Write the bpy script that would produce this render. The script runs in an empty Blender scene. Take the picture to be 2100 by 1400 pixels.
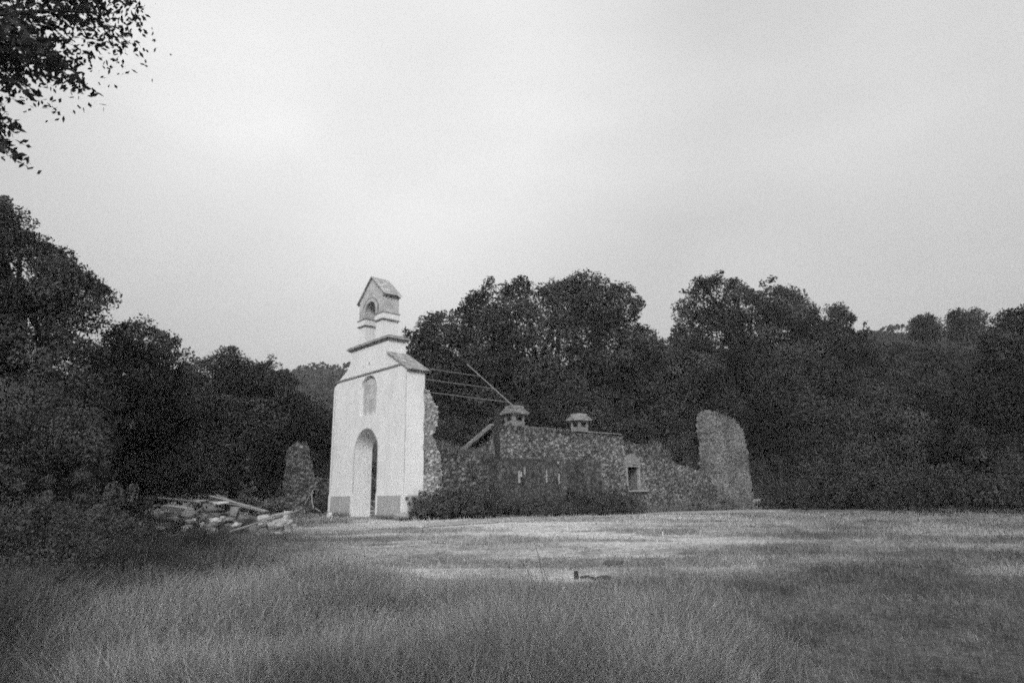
import bpy, math, random
import numpy as np
from mathutils import Vector

random.seed(7)
rng = np.random.default_rng(11)
sc = bpy.context.scene
COL = sc.collection

# ------------------------------------------------------------------ camera
F, PITCH, ROLL, EYE = 1280.0, 0.2357, 0.0171, 1.6
cam_d = bpy.data.cameras.new("camera")
cam = bpy.data.objects.new("camera", cam_d)
COL.objects.link(cam)
cam_d.sensor_width = 36.0
cam_d.lens = F / 2100.0 * 36.0
cam_d.clip_start = 0.05
cam_d.clip_end = 3000
cam.location = (0, 0, EYE)
_fw = Vector((0, math.cos(PITCH), math.sin(PITCH)))
_rt = Vector((1, 0, 0))
_up = _rt.cross(_fw)
_rr = _rt * math.cos(ROLL) - _up * math.sin(ROLL)
_uu = _rt * math.sin(ROLL) + _up * math.cos(ROLL)
from mathutils import Matrix
cam.rotation_euler = Matrix((_rr, _uu, -_fw)).transposed().to_euler()
sc.camera = cam

# ------------------------------------------------------------------ light
SUN_EL, SUN_AZ = math.radians(30), math.radians(186)      # azimuth clockwise from +Y
world = bpy.data.worlds.new("World")
sc.world = world
world.use_nodes = True
nt = world.node_tree
nt.nodes.clear()
def N(t, kind, **kw):
    n = t.nodes.new(kind)
    for k, v in kw.items():
        setattr(n, k, v)
    return n
def mth(t, op, a, b=None, clamp=False):
    n = t.nodes.new("ShaderNodeMath"); n.operation = op; n.use_clamp = clamp
    for i, v in enumerate((a, b)):
        if v is None: continue
        if isinstance(v, (int, float)): n.inputs[i].default_value = v
        else: t.links.new(v, n.inputs[i])
    return n.outputs[0]
def mrange(t, v, a, b, c, d, smooth=False):
    n = t.nodes.new("ShaderNodeMapRange")
    if smooth: n.interpolation_type = 'SMOOTHSTEP'
    t.links.new(v, n.inputs[0])
    for i, q in enumerate((a, b, c, d)): n.inputs[i + 1].default_value = q
    return n.outputs[0]
sky = N(nt, "ShaderNodeTexSky", sky_type='NISHITA', sun_disc=False)
sky.sun_elevation = SUN_EL
sky.sun_rotation = SUN_AZ
bw = N(nt, "ShaderNodeRGBToBW")
nt.links.new(sky.outputs[0], bw.inputs[0])
tc = N(nt, "ShaderNodeTexCoord")
mp = N(nt, "ShaderNodeMapping")
mp.inputs['Scale'].default_value = (1.0, 1.0, 2.2)
nt.links.new(tc.outputs['Generated'], mp.inputs[0])
nz = N(nt, "ShaderNodeTexNoise"); nz.inputs['Scale'].default_value = 1.7
nz.inputs['Detail'].default_value = 4; nz.inputs['Roughness'].default_value = 0.45
nz.inputs['Distortion'].default_value = 0.3
nt.links.new(mp.outputs[0], nz.inputs['Vector'])
cl = mrange(nt, nz.outputs[0], 0.32, 0.68, 0.92, 1.12)
sep = N(nt, "ShaderNodeSeparateXYZ")
nt.links.new(tc.outputs['Generated'], sep.inputs[0])
up = mrange(nt, sep.outputs[2], 0.10, 0.60, 3.8, 5.2, True)
# thinner, brighter part of the cloud deck, high and a little to the left
dt = N(nt, "ShaderNodeVectorMath", operation='DOT_PRODUCT')
nt.links.new(tc.outputs['Generated'], dt.inputs[0])
dt.inputs[1].default_value = (-0.18, 0.80, 0.575)
glow = mrange(nt, dt.outputs['Value'], 0.87, 1.0, 0.0, 1.35, True)
cloud = mth(nt, 'MULTIPLY', mth(nt, 'ADD', up, glow), cl)
mixv = mth(nt, 'ADD', mth(nt, 'MULTIPLY', cloud, 0.95), mth(nt, 'MULTIPLY', bw.outputs[0], 0.05))
bgn = N(nt, "ShaderNodeBackground")
bgn.inputs[1].default_value = 0.085
nt.links.new(mixv, bgn.inputs[0])
wo = N(nt, "ShaderNodeOutputWorld")
nt.links.new(bgn.outputs[0], wo.inputs[0])

sun_d = bpy.data.lights.new("sun", 'SUN')
sun_d.energy = 1.5
sun_d.angle = math.radians(18)
sun_d.color = (1, 1, 1)
sun = bpy.data.objects.new("sun", sun_d)
COL.objects.link(sun)
_sd = Vector((math.sin(SUN_AZ) * math.cos(SUN_EL), math.cos(SUN_AZ) * math.cos(SUN_EL), math.sin(SUN_EL)))
sun.rotation_euler = _sd.to_track_quat('Z', 'Y').to_euler()
sun.location = (0, -5, 30)

sc.view_settings.view_transform = 'Standard'
sc.view_settings.look = 'None'
sc.view_settings.exposure = 0.72
sc.view_settings.gamma = 1
sc.render.engine = 'CYCLES'
sc.cycles.max_bounces = 6
sc.cycles.diffuse_bounces = 3
sc.cycles.transparent_max_bounces = 4
sc.render.film_transparent = False
sc.cycles.use_denoising = False
sc.cycles.filter_width = 1.9
sc.cycles.adaptive_threshold = 0.05
sc.cycles.adaptive_min_samples = 10
sc.cycles.volume_bounces = 0

# ------------------------------------------------------------------ numeric helpers
def ray(px, py):
    dx, dy = px - 1050.0, py - 700.0
    c, s = math.cos(ROLL), math.sin(ROLL)
    X = c * dx - s * dy; Y = s * dx + c * dy
    return np.array([X, F * math.cos(PITCH) + Y * math.sin(PITCH), F * math.sin(PITCH) - Y * math.cos(PITCH)]) / F
def at(px, py, D):
    d = ray(px, py); d = d / d[1] * D
    return np.array([d[0], d[1], d[2] + EYE])

def _hash(ix, iy, iz, seed):
    h = (ix.astype(np.int64) * 374761393 + iy.astype(np.int64) * 668265263 + iz.astype(np.int64) * 2147483647 + seed * 974634777) & 0xFFFFFFFF
    h = ((h ^ (h >> 13)) * 1274126177) & 0xFFFFFFFF
    h = ((h ^ (h >> 15)) * 2246822519) & 0xFFFFFFFF
    return ((h ^ (h >> 16)) & 0xFFFFFF) / float(0xFFFFFF)
def vnoise(p, seed=0):
    i = np.floor(p); f = p - i; f = f * f * (3 - 2 * f)
    out = 0
    for dx in (0, 1):
        for dy in (0, 1):
            for dz in (0, 1):
                w = (f[:, 0] if dx else 1 - f[:, 0]) * (f[:, 1] if dy else 1 - f[:, 1]) * (f[:, 2] if dz else 1 - f[:, 2])
                out = out + w * _hash(i[:, 0] + dx, i[:, 1] + dy, i[:, 2] + dz, seed)
    return out
def fbm(p, seed=0, o=4):
    a, s, t = 0.5, 0, 0
    for k in range(o):
        s = s + a * vnoise(p * (2 ** k) + 17.3 * k, seed + k); t += a; a *= 0.5
    return s / t
def fb2(x, y, sc_, seed=0, o=4):
    x = np.atleast_1d(np.asarray(x, float)); y = np.atleast_1d(np.asarray(y, float))
    return fbm(np.stack([x * sc_, y * sc_, np.zeros_like(x) + seed * 3.1], 1), seed, o)
def worley(p, seed=0):
    """F1, F2 and the random id of the nearest cell"""
    i = np.floor(p)
    b1 = np.full(len(p), 9.0); b2 = np.full(len(p), 9.0); cid = np.zeros(len(p))
    for dx in (-1, 0, 1):
        for dy in (-1, 0, 1):
            for dz in (-1, 0, 1):
                c = i + np.array([dx, dy, dz])
                q = np.stack([_hash(c[:, 0], c[:, 1], c[:, 2], seed + k) for k in range(3)], 1) * .9 + .05
                d = np.linalg.norm(c + q - p, axis=1)
                idr = _hash(c[:, 0], c[:, 1], c[:, 2], seed + 9)
                m = d < b1
                b2 = np.where(m, b1, np.minimum(b2, d)); cid = np.where(m, idr, cid); b1 = np.where(m, d, b1)
    return b1, b2, cid

# terrain: thin plate through surveyed points
_cp = np.array([(-8.3, 28.3, .70), (-4.1, 24, .65), (-3.5, 26.5, .62), (4.1, 31.7, .43), (12.4, 39.4, .31), (15.4, 42, .22),
    (19, 24, .30), (27, 25, .30), (13, 27, .38), (-7, 21, .55), (0, 20, .55), (8, 20, .42), (0, 12, .20), (0, 6, 0), (-8, 8, .1), (8, 8, 0), (-5, 14, .3),
    (8, 13, .17), (15, 14, .15), (-14, 15, .45), (-10, 35, .7), (-20, 30, .8), (0, 0, -.02), (-12, 0, .1), (12, 0, 0), (0, -10, 0), (5, 50, .3), (30, 40, .3), (-30, 10, .6), (35, 10, .1)], float)
def _tps(r): return np.where(r > 1e-6, r * r * np.log(np.maximum(r, 1e-6)), 0)
_r = np.linalg.norm(_cp[:, None, :2] - _cp[None, :, :2], axis=2)
_n = len(_cp)
_A = np.zeros((_n + 3, _n + 3)); _A[:_n, :_n] = _tps(_r) + np.eye(_n) * 2.0
_A[:_n, _n] = 1; _A[:_n, _n + 1:] = _cp[:, :2]; _A[_n:, :_n] = _A[:_n, _n:].T
_w = np.linalg.solve(_A, np.concatenate([_cp[:, 2], [0, 0, 0]]))
def gnd(x, y):
    x = np.atleast_1d(np.asarray(x, float)); y = np.atleast_1d(np.asarray(y, float))
    xs, ys = np.clip(x, -32, 36), np.clip(y, -12, 52)
    out = np.empty_like(xs)
    for k in range(0, len(xs), 200000):
        r = np.sqrt((xs[k:k+200000, None] - _cp[None, :, 0]) ** 2 + (ys[k:k+200000, None] - _cp[None, :, 1]) ** 2)
        out[k:k+200000] = _tps(r) @ _w[:_n] + _w[_n] + _w[_n + 1] * xs[k:k+200000] + _w[_n + 2] * ys[k:k+200000]
    d = np.sqrt(np.maximum(np.abs(x - xs), np.abs(y - ys)))
    near = np.clip(1 - np.hypot(x, y) / 60, 0, 1)
    out = out + (fb2(x, y, .55, 3, 3) - .5) * .10 * near + (fb2(x, y, 2.3, 5, 2) - .5) * .035 * near
    return out
def g1(x, y): return float(gnd(x, y)[0])
def hit(px, py):
    d = ray(px, py); d = d / d[1]
    t = np.linspace(4, 70, 1400)
    z = EYE + d[2] * t; h = gnd(d[0] * t, t)
    k = np.argmax(z < h)
    if z[k] >= h[k]: k = len(t) - 1
    return np.array([d[0] * t[k], t[k], h[k]])

# ------------------------------------------------------------------ mesh helpers
class MB:
    def __init__(s): s.v = []; s.f = []; s.n = 0; s.t = []
    def add(s, v, f, tone=None):
        v = np.asarray(v, float).reshape(-1, 3)
        s.v.append(v)
        for q in f: s.f.append(tuple(int(i) + s.n for i in q))
        s.t.append(np.full(len(v), 1.0 if tone is None else tone) if np.isscalar(tone) or tone is None else np.asarray(tone))
        s.n += len(v)
    def box(s, o, ax, ay, az, tone=None, jit=0):
        """box from corner o spanned by three vectors"""
        o, ax, ay, az = map(lambda q: np.asarray(q, float), (o, ax, ay, az))
        v = np.array([o, o + ax, o + ax + ay, o + ay, o + az, o + ax + az, o + ax + ay + az, o + ay + az])
        if jit: v = v + rng.uniform(-jit, jit, v.shape)
        f = [(0, 3, 2, 1), (4, 5, 6, 7), (0, 1, 5, 4), (1, 2, 6, 5), (2, 3, 7, 6), (3, 0, 4, 7)]
        if np.dot(np.cross(ax, ay), az) < 0: f = [q[::-1] for q in f]
        s.add(v, f, tone)
    def tube(s, pts, rad, n=7, tone=None, cap=True):
        pts = [np.asarray(p, float) for p in pts]
        V = []; ref = np.array([.31, .17, .93])
        for i, p in enumerate(pts):
            d = pts[min(i + 1, len(pts) - 1)] - pts[max(i - 1, 0)]
            d = d / (np.linalg.norm(d) + 1e-9)
            u = np.cross(d, ref if abs(d @ ref) < .95 else np.array([1., 0, 0])); u /= np.linalg.norm(u); w = np.cross(d, u)
            for k in range(n):
                a = 2 * math.pi * k / n
                V.append(p + (u * math.cos(a) + w * math.sin(a)) * rad[i])
        Fc = []
        for i in range(len(pts) - 1):
            for k in range(n):
                k2 = (k + 1) % n
                Fc.append((i * n + k, i * n + k2, (i + 1) * n + k2, (i + 1) * n + k))
        if cap: Fc.append(tuple(range(n))[::-1]); Fc.append(tuple((len(pts) - 1) * n + k for k in range(n)))
        s.add(V, Fc, tone)
    def build(s, name, m, parent=None, smooth=False, bevel=0):
        v = np.concatenate(s.v)
        me = bpy.data.meshes.new(name); me.from_pydata(v.tolist(), [], s.f)
        at_ = me.attributes.new("tone", 'FLOAT', 'POINT'); at_.data.foreach_set("value", np.concatenate(s.t).astype(np.float32))
        me.materials.append(m)
        if smooth: me.shade_smooth()
        return link(name, me, parent, bevel)
def link(name, me, parent=None, bevel=0):
    o = bpy.data.objects.new(name, me); COL.objects.link(o)
    if parent is not None:
        o.parent = parent
        o.matrix_parent_inverse = Matrix.Translation(parent.location).inverted()
    if bevel:
        b = o.modifiers.new("edge", 'BEVEL'); b.width = bevel; b.segments = 2; b.limit_method = 'ANGLE'
    return o
def quadmesh(name, V, tone, m, parent=None, k=4):
    """V: (n,k,3) separate k-gons"""
    n = V.shape[0]
    me = bpy.data.meshes.new(name)
    me.vertices.add(n * k); me.vertices.foreach_set("co", V.astype(np.float32).ravel())
    me.loops.add(n * k); me.loops.foreach_set("vertex_index", np.arange(n * k, dtype=np.int32))
    me.polygons.add(n); me.polygons.foreach_set("loop_start", np.arange(0, n * k, k, dtype=np.int32))
    me.update(calc_edges=True)
    a = me.attributes.new("tone", 'FLOAT', 'POINT'); a.data.foreach_set("value", np.repeat(tone, k).astype(np.float32))
    me.materials.append(m)
    return link(name, me, parent)
def empty(name, loc):
    o = bpy.data.objects.new(name, None); COL.objects.link(o); o.location = [float(q) for q in loc]
    o.empty_display_size = .3
    return o
def tag(o, label=None, cat=None, group=None, kind=None):
    if label: o["label"] = label
    if cat: o["category"] = cat
    if group: o["group"] = group
    if kind: o["kind"] = kind
    return o

# ------------------------------------------------------------------ materials
def mat(name, base, rough=.85, var=.25, scale=3.0, fine=0.0, fscale=60, bump=0.0, bscale=30, stain=0.0, zs=1.0, spec=.25, use_tone=True):
    m = bpy.data.materials.new(name); m.use_nodes = True
    t = m.node_tree; b = t.nodes["Principled BSDF"]
    b.inputs['Roughness'].default_value = rough
    b.inputs['Specular IOR Level'].default_value = spec
    co = t.nodes.new("ShaderNodeTexCoord")
    def noise(sc_, det=4, r=.6, z=1.0):
        mp_ = t.nodes.new("ShaderNodeMapping"); mp_.inputs['Scale'].default_value = (1, 1, z)
        t.links.new(co.outputs['Object'], mp_.inputs[0])
        n = t.nodes.new("ShaderNodeTexNoise"); n.inputs['Scale'].default_value = sc_; n.inputs['Detail'].default_value = det; n.inputs['Roughness'].default_value = r
        t.links.new(mp_.outputs[0], n.inputs['Vector']); return n.outputs[0]
    v = mth(t, 'MULTIPLY', mrange(t, noise(scale), .3, .7, 1 - var, 1 + var), base)
    if fine: v = mth(t, 'MULTIPLY', v, mrange(t, noise(fscale, 3), .3, .7, 1 - fine, 1 + fine))
    if stain: v = mth(t, 'MULTIPLY', v, mrange(t, noise(2.5, 6, .65, .18), .5, .75, 1, 1 - stain))
    if use_tone:
        at_ = t.nodes.new("ShaderNodeAttribute"); at_.attribute_name = "tone"
        v = mth(t, 'MULTIPLY', v, at_.outputs['Fac'])
    t.links.new(v, b.inputs['Base Color'])
    if bump:
        bp = t.nodes.new("ShaderNodeBump"); bp.inputs['Strength'].default_value = bump; bp.inputs['Distance'].default_value = .03
        t.links.new(noise(bscale, 5, .7), bp.inputs['Height']); t.links.new(bp.outputs[0], b.inputs['Normal'])
    return m
M = dict(
    plaster=mat('white_limewash', .80, .9, .05, 1.2, .05, 25, .25, 14, stain=.15),
    plinth=mat('grey_painted_plinth', .42, .9, .08, 2, .12, 40, .4, 25, stain=.15),
    trim=mat('white_painted_trim', .78, .85, .05, 3, .05, 40, .2, 25),
    bare=mat('weathered_render', .52, .95, .22, 2.2, .22, 22, .6, 20, stain=.25),
    line=mat('weathered_moulding', .28, .95, .35, 5, .25, 30, .5, 30),
    tile=mat('lichened_roof_tiles', .36, .95, .35, 4, .3, 30, .6, 26),
    stone=mat('rubble_stone', .30, .95, .22, 3, .30, 24, .7, 30),
    moss=mat('weathered_mossy_stone', .20, .95, .25, 3, .35, 20, .8, 26),
    hole=mat('painted_hole_shade', .10, .95, .2, 4, .2, 30, .4, 20),  # dark colour standing in for shade inside the oculus
    wood=mat('weathered_grey_boards', .085, .9, .2, 2, .25, 40, .4, 40, zs=.1),
    streak=mat('streaked_old_render', .115, .95, .2, 1.5, .3, 26, .6, 24, stain=.5),
    pale_wood=mat('bleached_timber', .42, .9, .15, 5, .2, 50, .4, 40),
    steel=mat('dull_galvanised_steel', .22, .5, .1, 8, .1, 60, .05, 30),
    dark_steel=mat('dark_rusted_steel', .04, .7, .2, 8, .1, 60, .05, 30),
    rock=mat('pale_limestone', .62, .95, .2, 5, .2, 30, .7, 22),
    leaf=mat('oak_foliage', .050, .8, .18, .6, 0, 1, 0, spec=.12),
    leaf_mid=mat('shrub_foliage', .064, .8, .2, .8, 0, 1, 0, spec=.12),
    bark=mat('bark', .085, .95, .3, 6, .3, 30, .8, 24),
    weed=mat('dry_weeds', .13, .9, .2, 2, 0, 1, 0, spec=.1),
    grass=mat('dry_grass', .20, .9, .12, .8, 0, 1, 0, spec=.15),
    ground=mat('dry_turf', .19, .95, .16, 1.5, .45, 9, .9, 18, spec=.1),
    dirt=mat('pale_dirt', .38, .95, .18, 1.2, .22, 18, .6, 24, spec=.1),
    hill=mat('wooded_hill', .05, .95, .3, .05, .3, .6, 0, spec=.1),
)

# ------------------------------------------------------------------ ground
def zones(x, y):
    """real cover of the clearing: tall dry grass weight, bare pale weight, dark weed weight"""
    x = np.asarray(x, float); y = np.asarray(y, float)
    u = x / np.maximum(y, 1)
    def ss(a, b, v): t = np.clip((v - a) / (b - a), 0, 1); return t * t * (3 - 2 * t)
    wob = (fb2(x, y, .35, 21, 4) - .5)
    wst = fbm(np.stack([x * .16, y * .75, np.zeros_like(x)], 1), 31, 4) - .5     # tracks lying across the slope
    yy = y + wob * 6
    pale = ss(9.2, 13.0, yy) * ss(-.42, -.12, u + wob * .2) * (1 - .66 * ss(.20, .50, u + wob * .25))
    str_ = fbm(np.stack([x * .30 + wob * 2, y * 1.6, np.zeros_like(x)], 1), 33, 4)
    pale = np.clip(pale * (1 + wst * 2.2), 0, 1.4) * (.50 + .75 * ss(.44, .53, str_))
    tall = (1 - ss(6.8, 11.0, y + wob * 3.5 - 3.2 * (1 - ss(-.35, .02, u)))) * (1 - ss(.14, .42, u + wob * .4))
    dark = (1 - ss(-.52, -.30, u + wob * .3)) * ss(-.8, 1.0, y - (4.7 + (u + .8) * 14.0) + wob * 2.5) * (1 - ss(14, 18.5, y))
    return tall, pale, dark
def ss_(a, b, v): t = np.clip((v - a) / (b - a), 0, 1); return t * t * (3 - 2 * t)
def tone_of(x, y):
    tall, pale, dark = zones(x, y)
    n = fb2(x, y, .8, 41, 4) - .5
    n2 = fb2(x, y, 3.5, 43, 3) - .5
    rdg = np.abs(fbm(np.stack([np.asarray(x, float) * .45, np.asarray(y, float) * 2.2, np.zeros(np.shape(x))], 1), 47, 4) - .5)
    t = .72 + .34 * tall + 1.5 * pale + n * 1.25 + n2 * .6 * (1 + 1.3 * pale)
    t = t * (1 - .45 * (1 - ss_(.0, .045, rdg)) * np.clip(pale + .35, 0, 1))
    t = t * (1 - .70 * dark) * (1 - .28 * ss_(.12, .5, x / np.maximum(y, 1)) * (1 - ss_(9, 16, y)))
    return np.clip(t, .15, 3.2)
def axis(lo, hi, fine, a, b):
    """fine spacing inside [a,b], growing outside"""
    c = list(np.arange(a, b + 1e-6, fine)); s = fine; q = c[0]
    L = []
    while q > lo: s *= 1.25; q -= s; L.append(q)
    R = []; s = fine; q = c[-1]
    while q < hi: s *= 1.25; q += s; R.append(q)
    return np.array(L[::-1] + c + R)
gx = axis(-380, 390, .13, -21, 24); gy = axis(-120, 380, .13, 3, 34)
X, Y = np.meshgrid(gx, gy)
Z = gnd(X.ravel(), Y.ravel())
me = bpy.data.meshes.new("ground")
nx, ny = len(gx), len(gy)
Vg = np.stack([X.ravel(), Y.ravel(), Z], 1)
idx = np.arange(nx * ny).reshape(ny, nx)
Fq = np.stack([idx[:-1, :-1].ravel(), idx[:-1, 1:].ravel(), idx[1:, 1:].ravel(), idx[1:, :-1].ravel()], 1)
me.vertices.add(len(Vg)); me.vertices.foreach_set("co", Vg.astype(np.float32).ravel())
me.loops.add(Fq.size); me.loops.foreach_set("vertex_index", Fq.astype(np.int32).ravel())
me.polygons.add(len(Fq)); me.polygons.foreach_set("loop_start", np.arange(0, Fq.size, 4, dtype=np.int32))
me.update(calc_edges=True)
a_ = me.attributes.new("tone", 'FLOAT', 'POINT'); a_.data.foreach_set("value", tone_of(Vg[:, 0], Vg[:, 1]).astype(np.float32))
me.materials.append(M['ground']); me.shade_smooth()
tag(link("ground", me), kind='structure')

# pale worn path along the foot of the ruin
up_ = [(872, 1074), (930, 1069), (1000, 1064), (1110, 1058), (1230, 1053.5), (1360, 1049), (1500, 1046), (1570, 1046), (1622, 1048)]
lo_ = [(868, 1081), (930, 1077.5), (1000, 1073), (1110, 1067), (1230, 1061), (1360, 1055), (1500, 1051.5), (1570, 1051), (1610, 1053)]
PU = np.array([hit(*p)[:2] for p in up_]); PL = np.array([hit(*p)[:2] for p in lo_])
mb = MB(); V = []; ns, nw = 220, 8
for i in range(ns + 1):
    s_ = i / ns * (len(PU) - 1); k = min(int(s_), len(PU) - 2); f_ = s_ - k
    a = PU[k] * (1 - f_) + PU[k + 1] * f_; b = PL[k] * (1 - f_) + PL[k + 1] * f_
    j1, j2 = (fb2(i * .11, 0, 1, 51)[0] - .5) * .35, (fb2(i * .11, 9, 1, 52)[0] - .5) * .35
    for j in range(nw + 1):
        q = j / nw * (1 + j1) + j2
        p = a * (1 - q) + b * q
        V.append((p[0], p[1], 0))
V = np.array(V); V[:, 2] = gnd(V[:, 0], V[:, 1]) + .02
Fc = [(i * (nw + 1) + j, i * (nw + 1) + j + 1, (i + 1) * (nw + 1) + j + 1, (i + 1) * (nw + 1) + j) for i in range(ns) for j in range(nw)]
mb.add(V, Fc, 1.0)
tag(mb.build("path", M['dirt'], smooth=True), kind='structure')

# ------------------------------------------------------------------ chapel frame of reference
YAW, CX, CY, W, DEP = .8219, -4.108, 24.0, 6.04, .83
FD = np.array([-math.cos(YAW), math.sin(YAW)]); BD = np.array([math.sin(YAW), math.cos(YAW)])
def P(a, b, z): return np.array([CX + a * FD[0] + b * BD[0], CY + a * FD[1] + b * BD[1], z])
FD3 = np.array([FD[0], FD[1], 0]); BD3 = np.array([BD[0], BD[1], 0]); UZ = np.array([0, 0, 1.])
def pbox(mb, a0, a1, b0, b1, z0, z1, tone=None, jit=0):
    mb.box(P(a0, b0, z0), FD3 * (a1 - a0), BD3 * (b1 - b0), UZ * (z1 - z0), tone, jit)
def extrude(mb, outline, holes, b0, b1, tone=None, skip_hole=False):
    """wall slab: outline and holes are lists of (a, z); filled with a triangulated face, extruded from b0 to b1"""
    import bmesh
    from mathutils.geometry import tessellate_polygon
    loops = [outline] + holes
    tri = tessellate_polygon([[Vector((p[0], p[1], 0)) for p in L] for L in loops])
    flat = [p for L in loops for p in L]
    n = len(flat)
    V = [P(p[0], b0, p[1]) for p in flat] + [P(p[0], b1, p[1]) for p in flat]
    Fc = []
    for t in tri:
        Fc.append(tuple(t)); Fc.append(tuple(i + n for i in reversed(t)))
    o = 0
    for L in loops:
        m_ = len(L)
        for i in range(m_):
            j = (i + 1) % m_
            Fc.append((o + i, o + j, o + j + n, o + i + n))
        o += m_
    mb.add(V, Fc, tone)
def arch(ac, hw, z0, zs, zt, n=20):
    """pointed-round opening outline, centre ac, half width hw, sill z0, spring zs, top zt"""
    pts = [(ac - hw, z0)]
    for i in range(n + 1):
        t = math.pi * i / n
        pts.append((ac - hw * math.cos(t), zs + (zt - zs) * math.sin(t)))
    pts.append((ac + hw, z0))
    return pts
def recalc(o):
    import bmesh
    bm = bmesh.new(); bm.from_mesh(o.data); bmesh.ops.recalc_face_normals(bm, faces=bm.faces); bm.to_mesh(o.data); bm.free()
    return o

ZB = .55
chapel = tag(empty("chapel", P(W / 2, DEP / 2, .6)), "tall whitewashed chapel front with an arched doorway and a gabled bellcote on top", "chapel")
AC = 3.02
# front wall: lower storey with doorway, shoulders and upper block
mb = MB()


mb = MB()
door = arch(AC - .06, .92, ZB, 3.30, 4.24)
outline = [(0, ZB), (0, 6.36), (1.46, 7.22), (1.46, 7.80), (W - 1.44, 7.80), (W - 1.44, 7.30), (W - 1.2, 7.0), (W - .5, 6.66), (W - .03, 6.36), (W, 6.2), (W, ZB)]
outline += door[::-1]
niche = arch(AC - .08, .66, 4.82, 5.95, 6.50)
oc = [(AC - .06 + .085 * math.cos(t), 6.96 + .12 * math.sin(t)) for t in np.linspace(0, 2 * math.pi, 17)[:-1]]
extrude(mb, outline, [niche, oc], 0, DEP)
recalc(mb.build("wall", M['plaster'], chapel))
mb = MB(); extrude(mb, niche, [], .14, .20)
recalc(mb.build("blind_window", M['bare'], chapel))
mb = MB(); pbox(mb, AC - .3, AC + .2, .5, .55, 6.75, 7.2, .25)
mb.build("oculus_shade_back", M['hole'], chapel)  # near-black backing sheet: the depth shade of the hole is painted in
# plinth panels stand 2.5 cm proud, split by white strips
e = .025
for (a0, a1) in ((.26, AC - 1.12), (AC + 1.04, W - .22)):
    mb = MB(); pbox(mb, a0, a1, -e, .0, ZB, 1.53); mb.build("plinth", M['plinth'], chapel)
mb = MB(); mb.box(P(-e, .14, ZB), FD3 * e, BD3 * (DEP - .14), UZ * (1.53 - ZB)); mb.build("plinth", M['plinth'], chapel)
for (a0, a1, b0, zt) in ((0, .24, -e, 1.56), (AC - 1.11, AC - .985, -e - .01, 1.62), (AC + .87, AC + 1.03, -e - .01, 1.62), (W - .21, W, -e, 1.56)):
    mb = MB(); pbox(mb, a0, a1, b0, 0, ZB, zt); mb.build("white_strip", M['trim'], chapel)
mb = MB(); mb.box(P(-e, -e, ZB), FD3 * e, BD3 * .15, UZ * (1.56 - ZB)); mb.build("white_strip", M['trim'], chapel)
# shallow corner beads
for a0 in (.03, W - .2):
    mb = MB(); pbox(mb, a0, a0 + .035, -.018, 0, 1.57, 6.25); mb.build("corner_bead", M['bare'], chapel)
mb = MB(); pbox(mb, .12, W - .16, -.05, 0, 6.56, 6.635); mb.build("string_course", M['line'], chapel, bevel=.01)
# door arch moulding
def ring(mb, ac, hw, zs, zt, wdt, b0, b1, z0=None, n=22):
    inn = [(ac - hw * math.cos(t), zs + (zt - zs) * math.sin(t)) for t in np.linspace(0, math.pi, n)]
    ot = [(ac - (hw + wdt) * math.cos(t), zs + (zt - zs + wdt) * math.sin(t)) for t in np.linspace(0, math.pi, n)]
    if z0 is not None:
        inn = [(ac - hw, z0)] + inn + [(ac + hw, z0)]; ot = [(ac - hw - wdt, z0)] + ot + [(ac + hw + wdt, z0)]
    extrude(mb, ot + inn[::-1], [], b0, b1)
mb = MB(); ring(mb, AC - .06, .925, 3.30, 4.245, .05, -.015, 0, 1.63)
recalc(mb.build("door_surround", M['bare'], chapel))
mb = MB(); pbox(mb, AC - 1.1, AC + 1.0, -.25, DEP, ZB - .1, ZB + .07); mb.build("threshold", M['dirt'], chapel, bevel=.02)
# cornice under the bellcote: two oversailing courses
mb = MB(); pbox(mb, 1.36, W - 1.33, -.07, DEP + .07, 7.80, 7.86, .8); pbox(mb, 1.29, W - 1.25, -.13, DEP + .13, 7.86, 7.93, 1.2); pbox(mb, 1.33, W - 1.30, -.09, DEP + .09, 7.93, 7.98, .6)
mb.build("cornice", M['line'], chapel, bevel=.008)
# sloping tiled shoulders
def slab(mb, a0, z0, a1, z1, b0, b1, th, tone=None, rows=7):
    """sloped coping made of overlapping tile courses"""
    for i in range(rows):
        t0, t1 = i / rows, (i + 1) / rows + .03
        A0, Z0 = a0 + (a1 - a0) * t0, z0 + (z1 - z0) * t0; A1, Z1 = a0 + (a1 - a0) * t1, z0 + (z1 - z0) * t1
        lift = .018
        nt_ = max(3, int((b1 - b0) / .2))
        for k in range(nt_):
            bb0 = b0 + (b1 - b0) * k / nt_ + .004; bb1 = b0 + (b1 - b0) * (k + 1) / nt_ - .004
            o = P(A0, bb0, Z0); j = rng.uniform(-.006, .006)
            mb.box(o + UZ * j, P(A1, bb0, Z1 + lift) - o, P(A0, bb1, Z0) - o, UZ * th, (tone or 1) * rng.uniform(.75, 1.25))
mb = MB(); slab(mb, 1.46, 7.235, -.12, 6.33, -.10, DEP + .10, .06); mb.build("shoulder_roof", M['tile'], chapel)
mb = MB(); slab(mb, W - 1.44, 7.25, W + .06, 6.30, .05, DEP + .08, .05); mb.build("shoulder_roof", M['tile'], chapel)
mb = MB(); pbox(mb, -.075, -.005, -.05, DEP + .06, 6.25, 6.325); mb.build("eave_moulding", M['line'], chapel)
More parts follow.
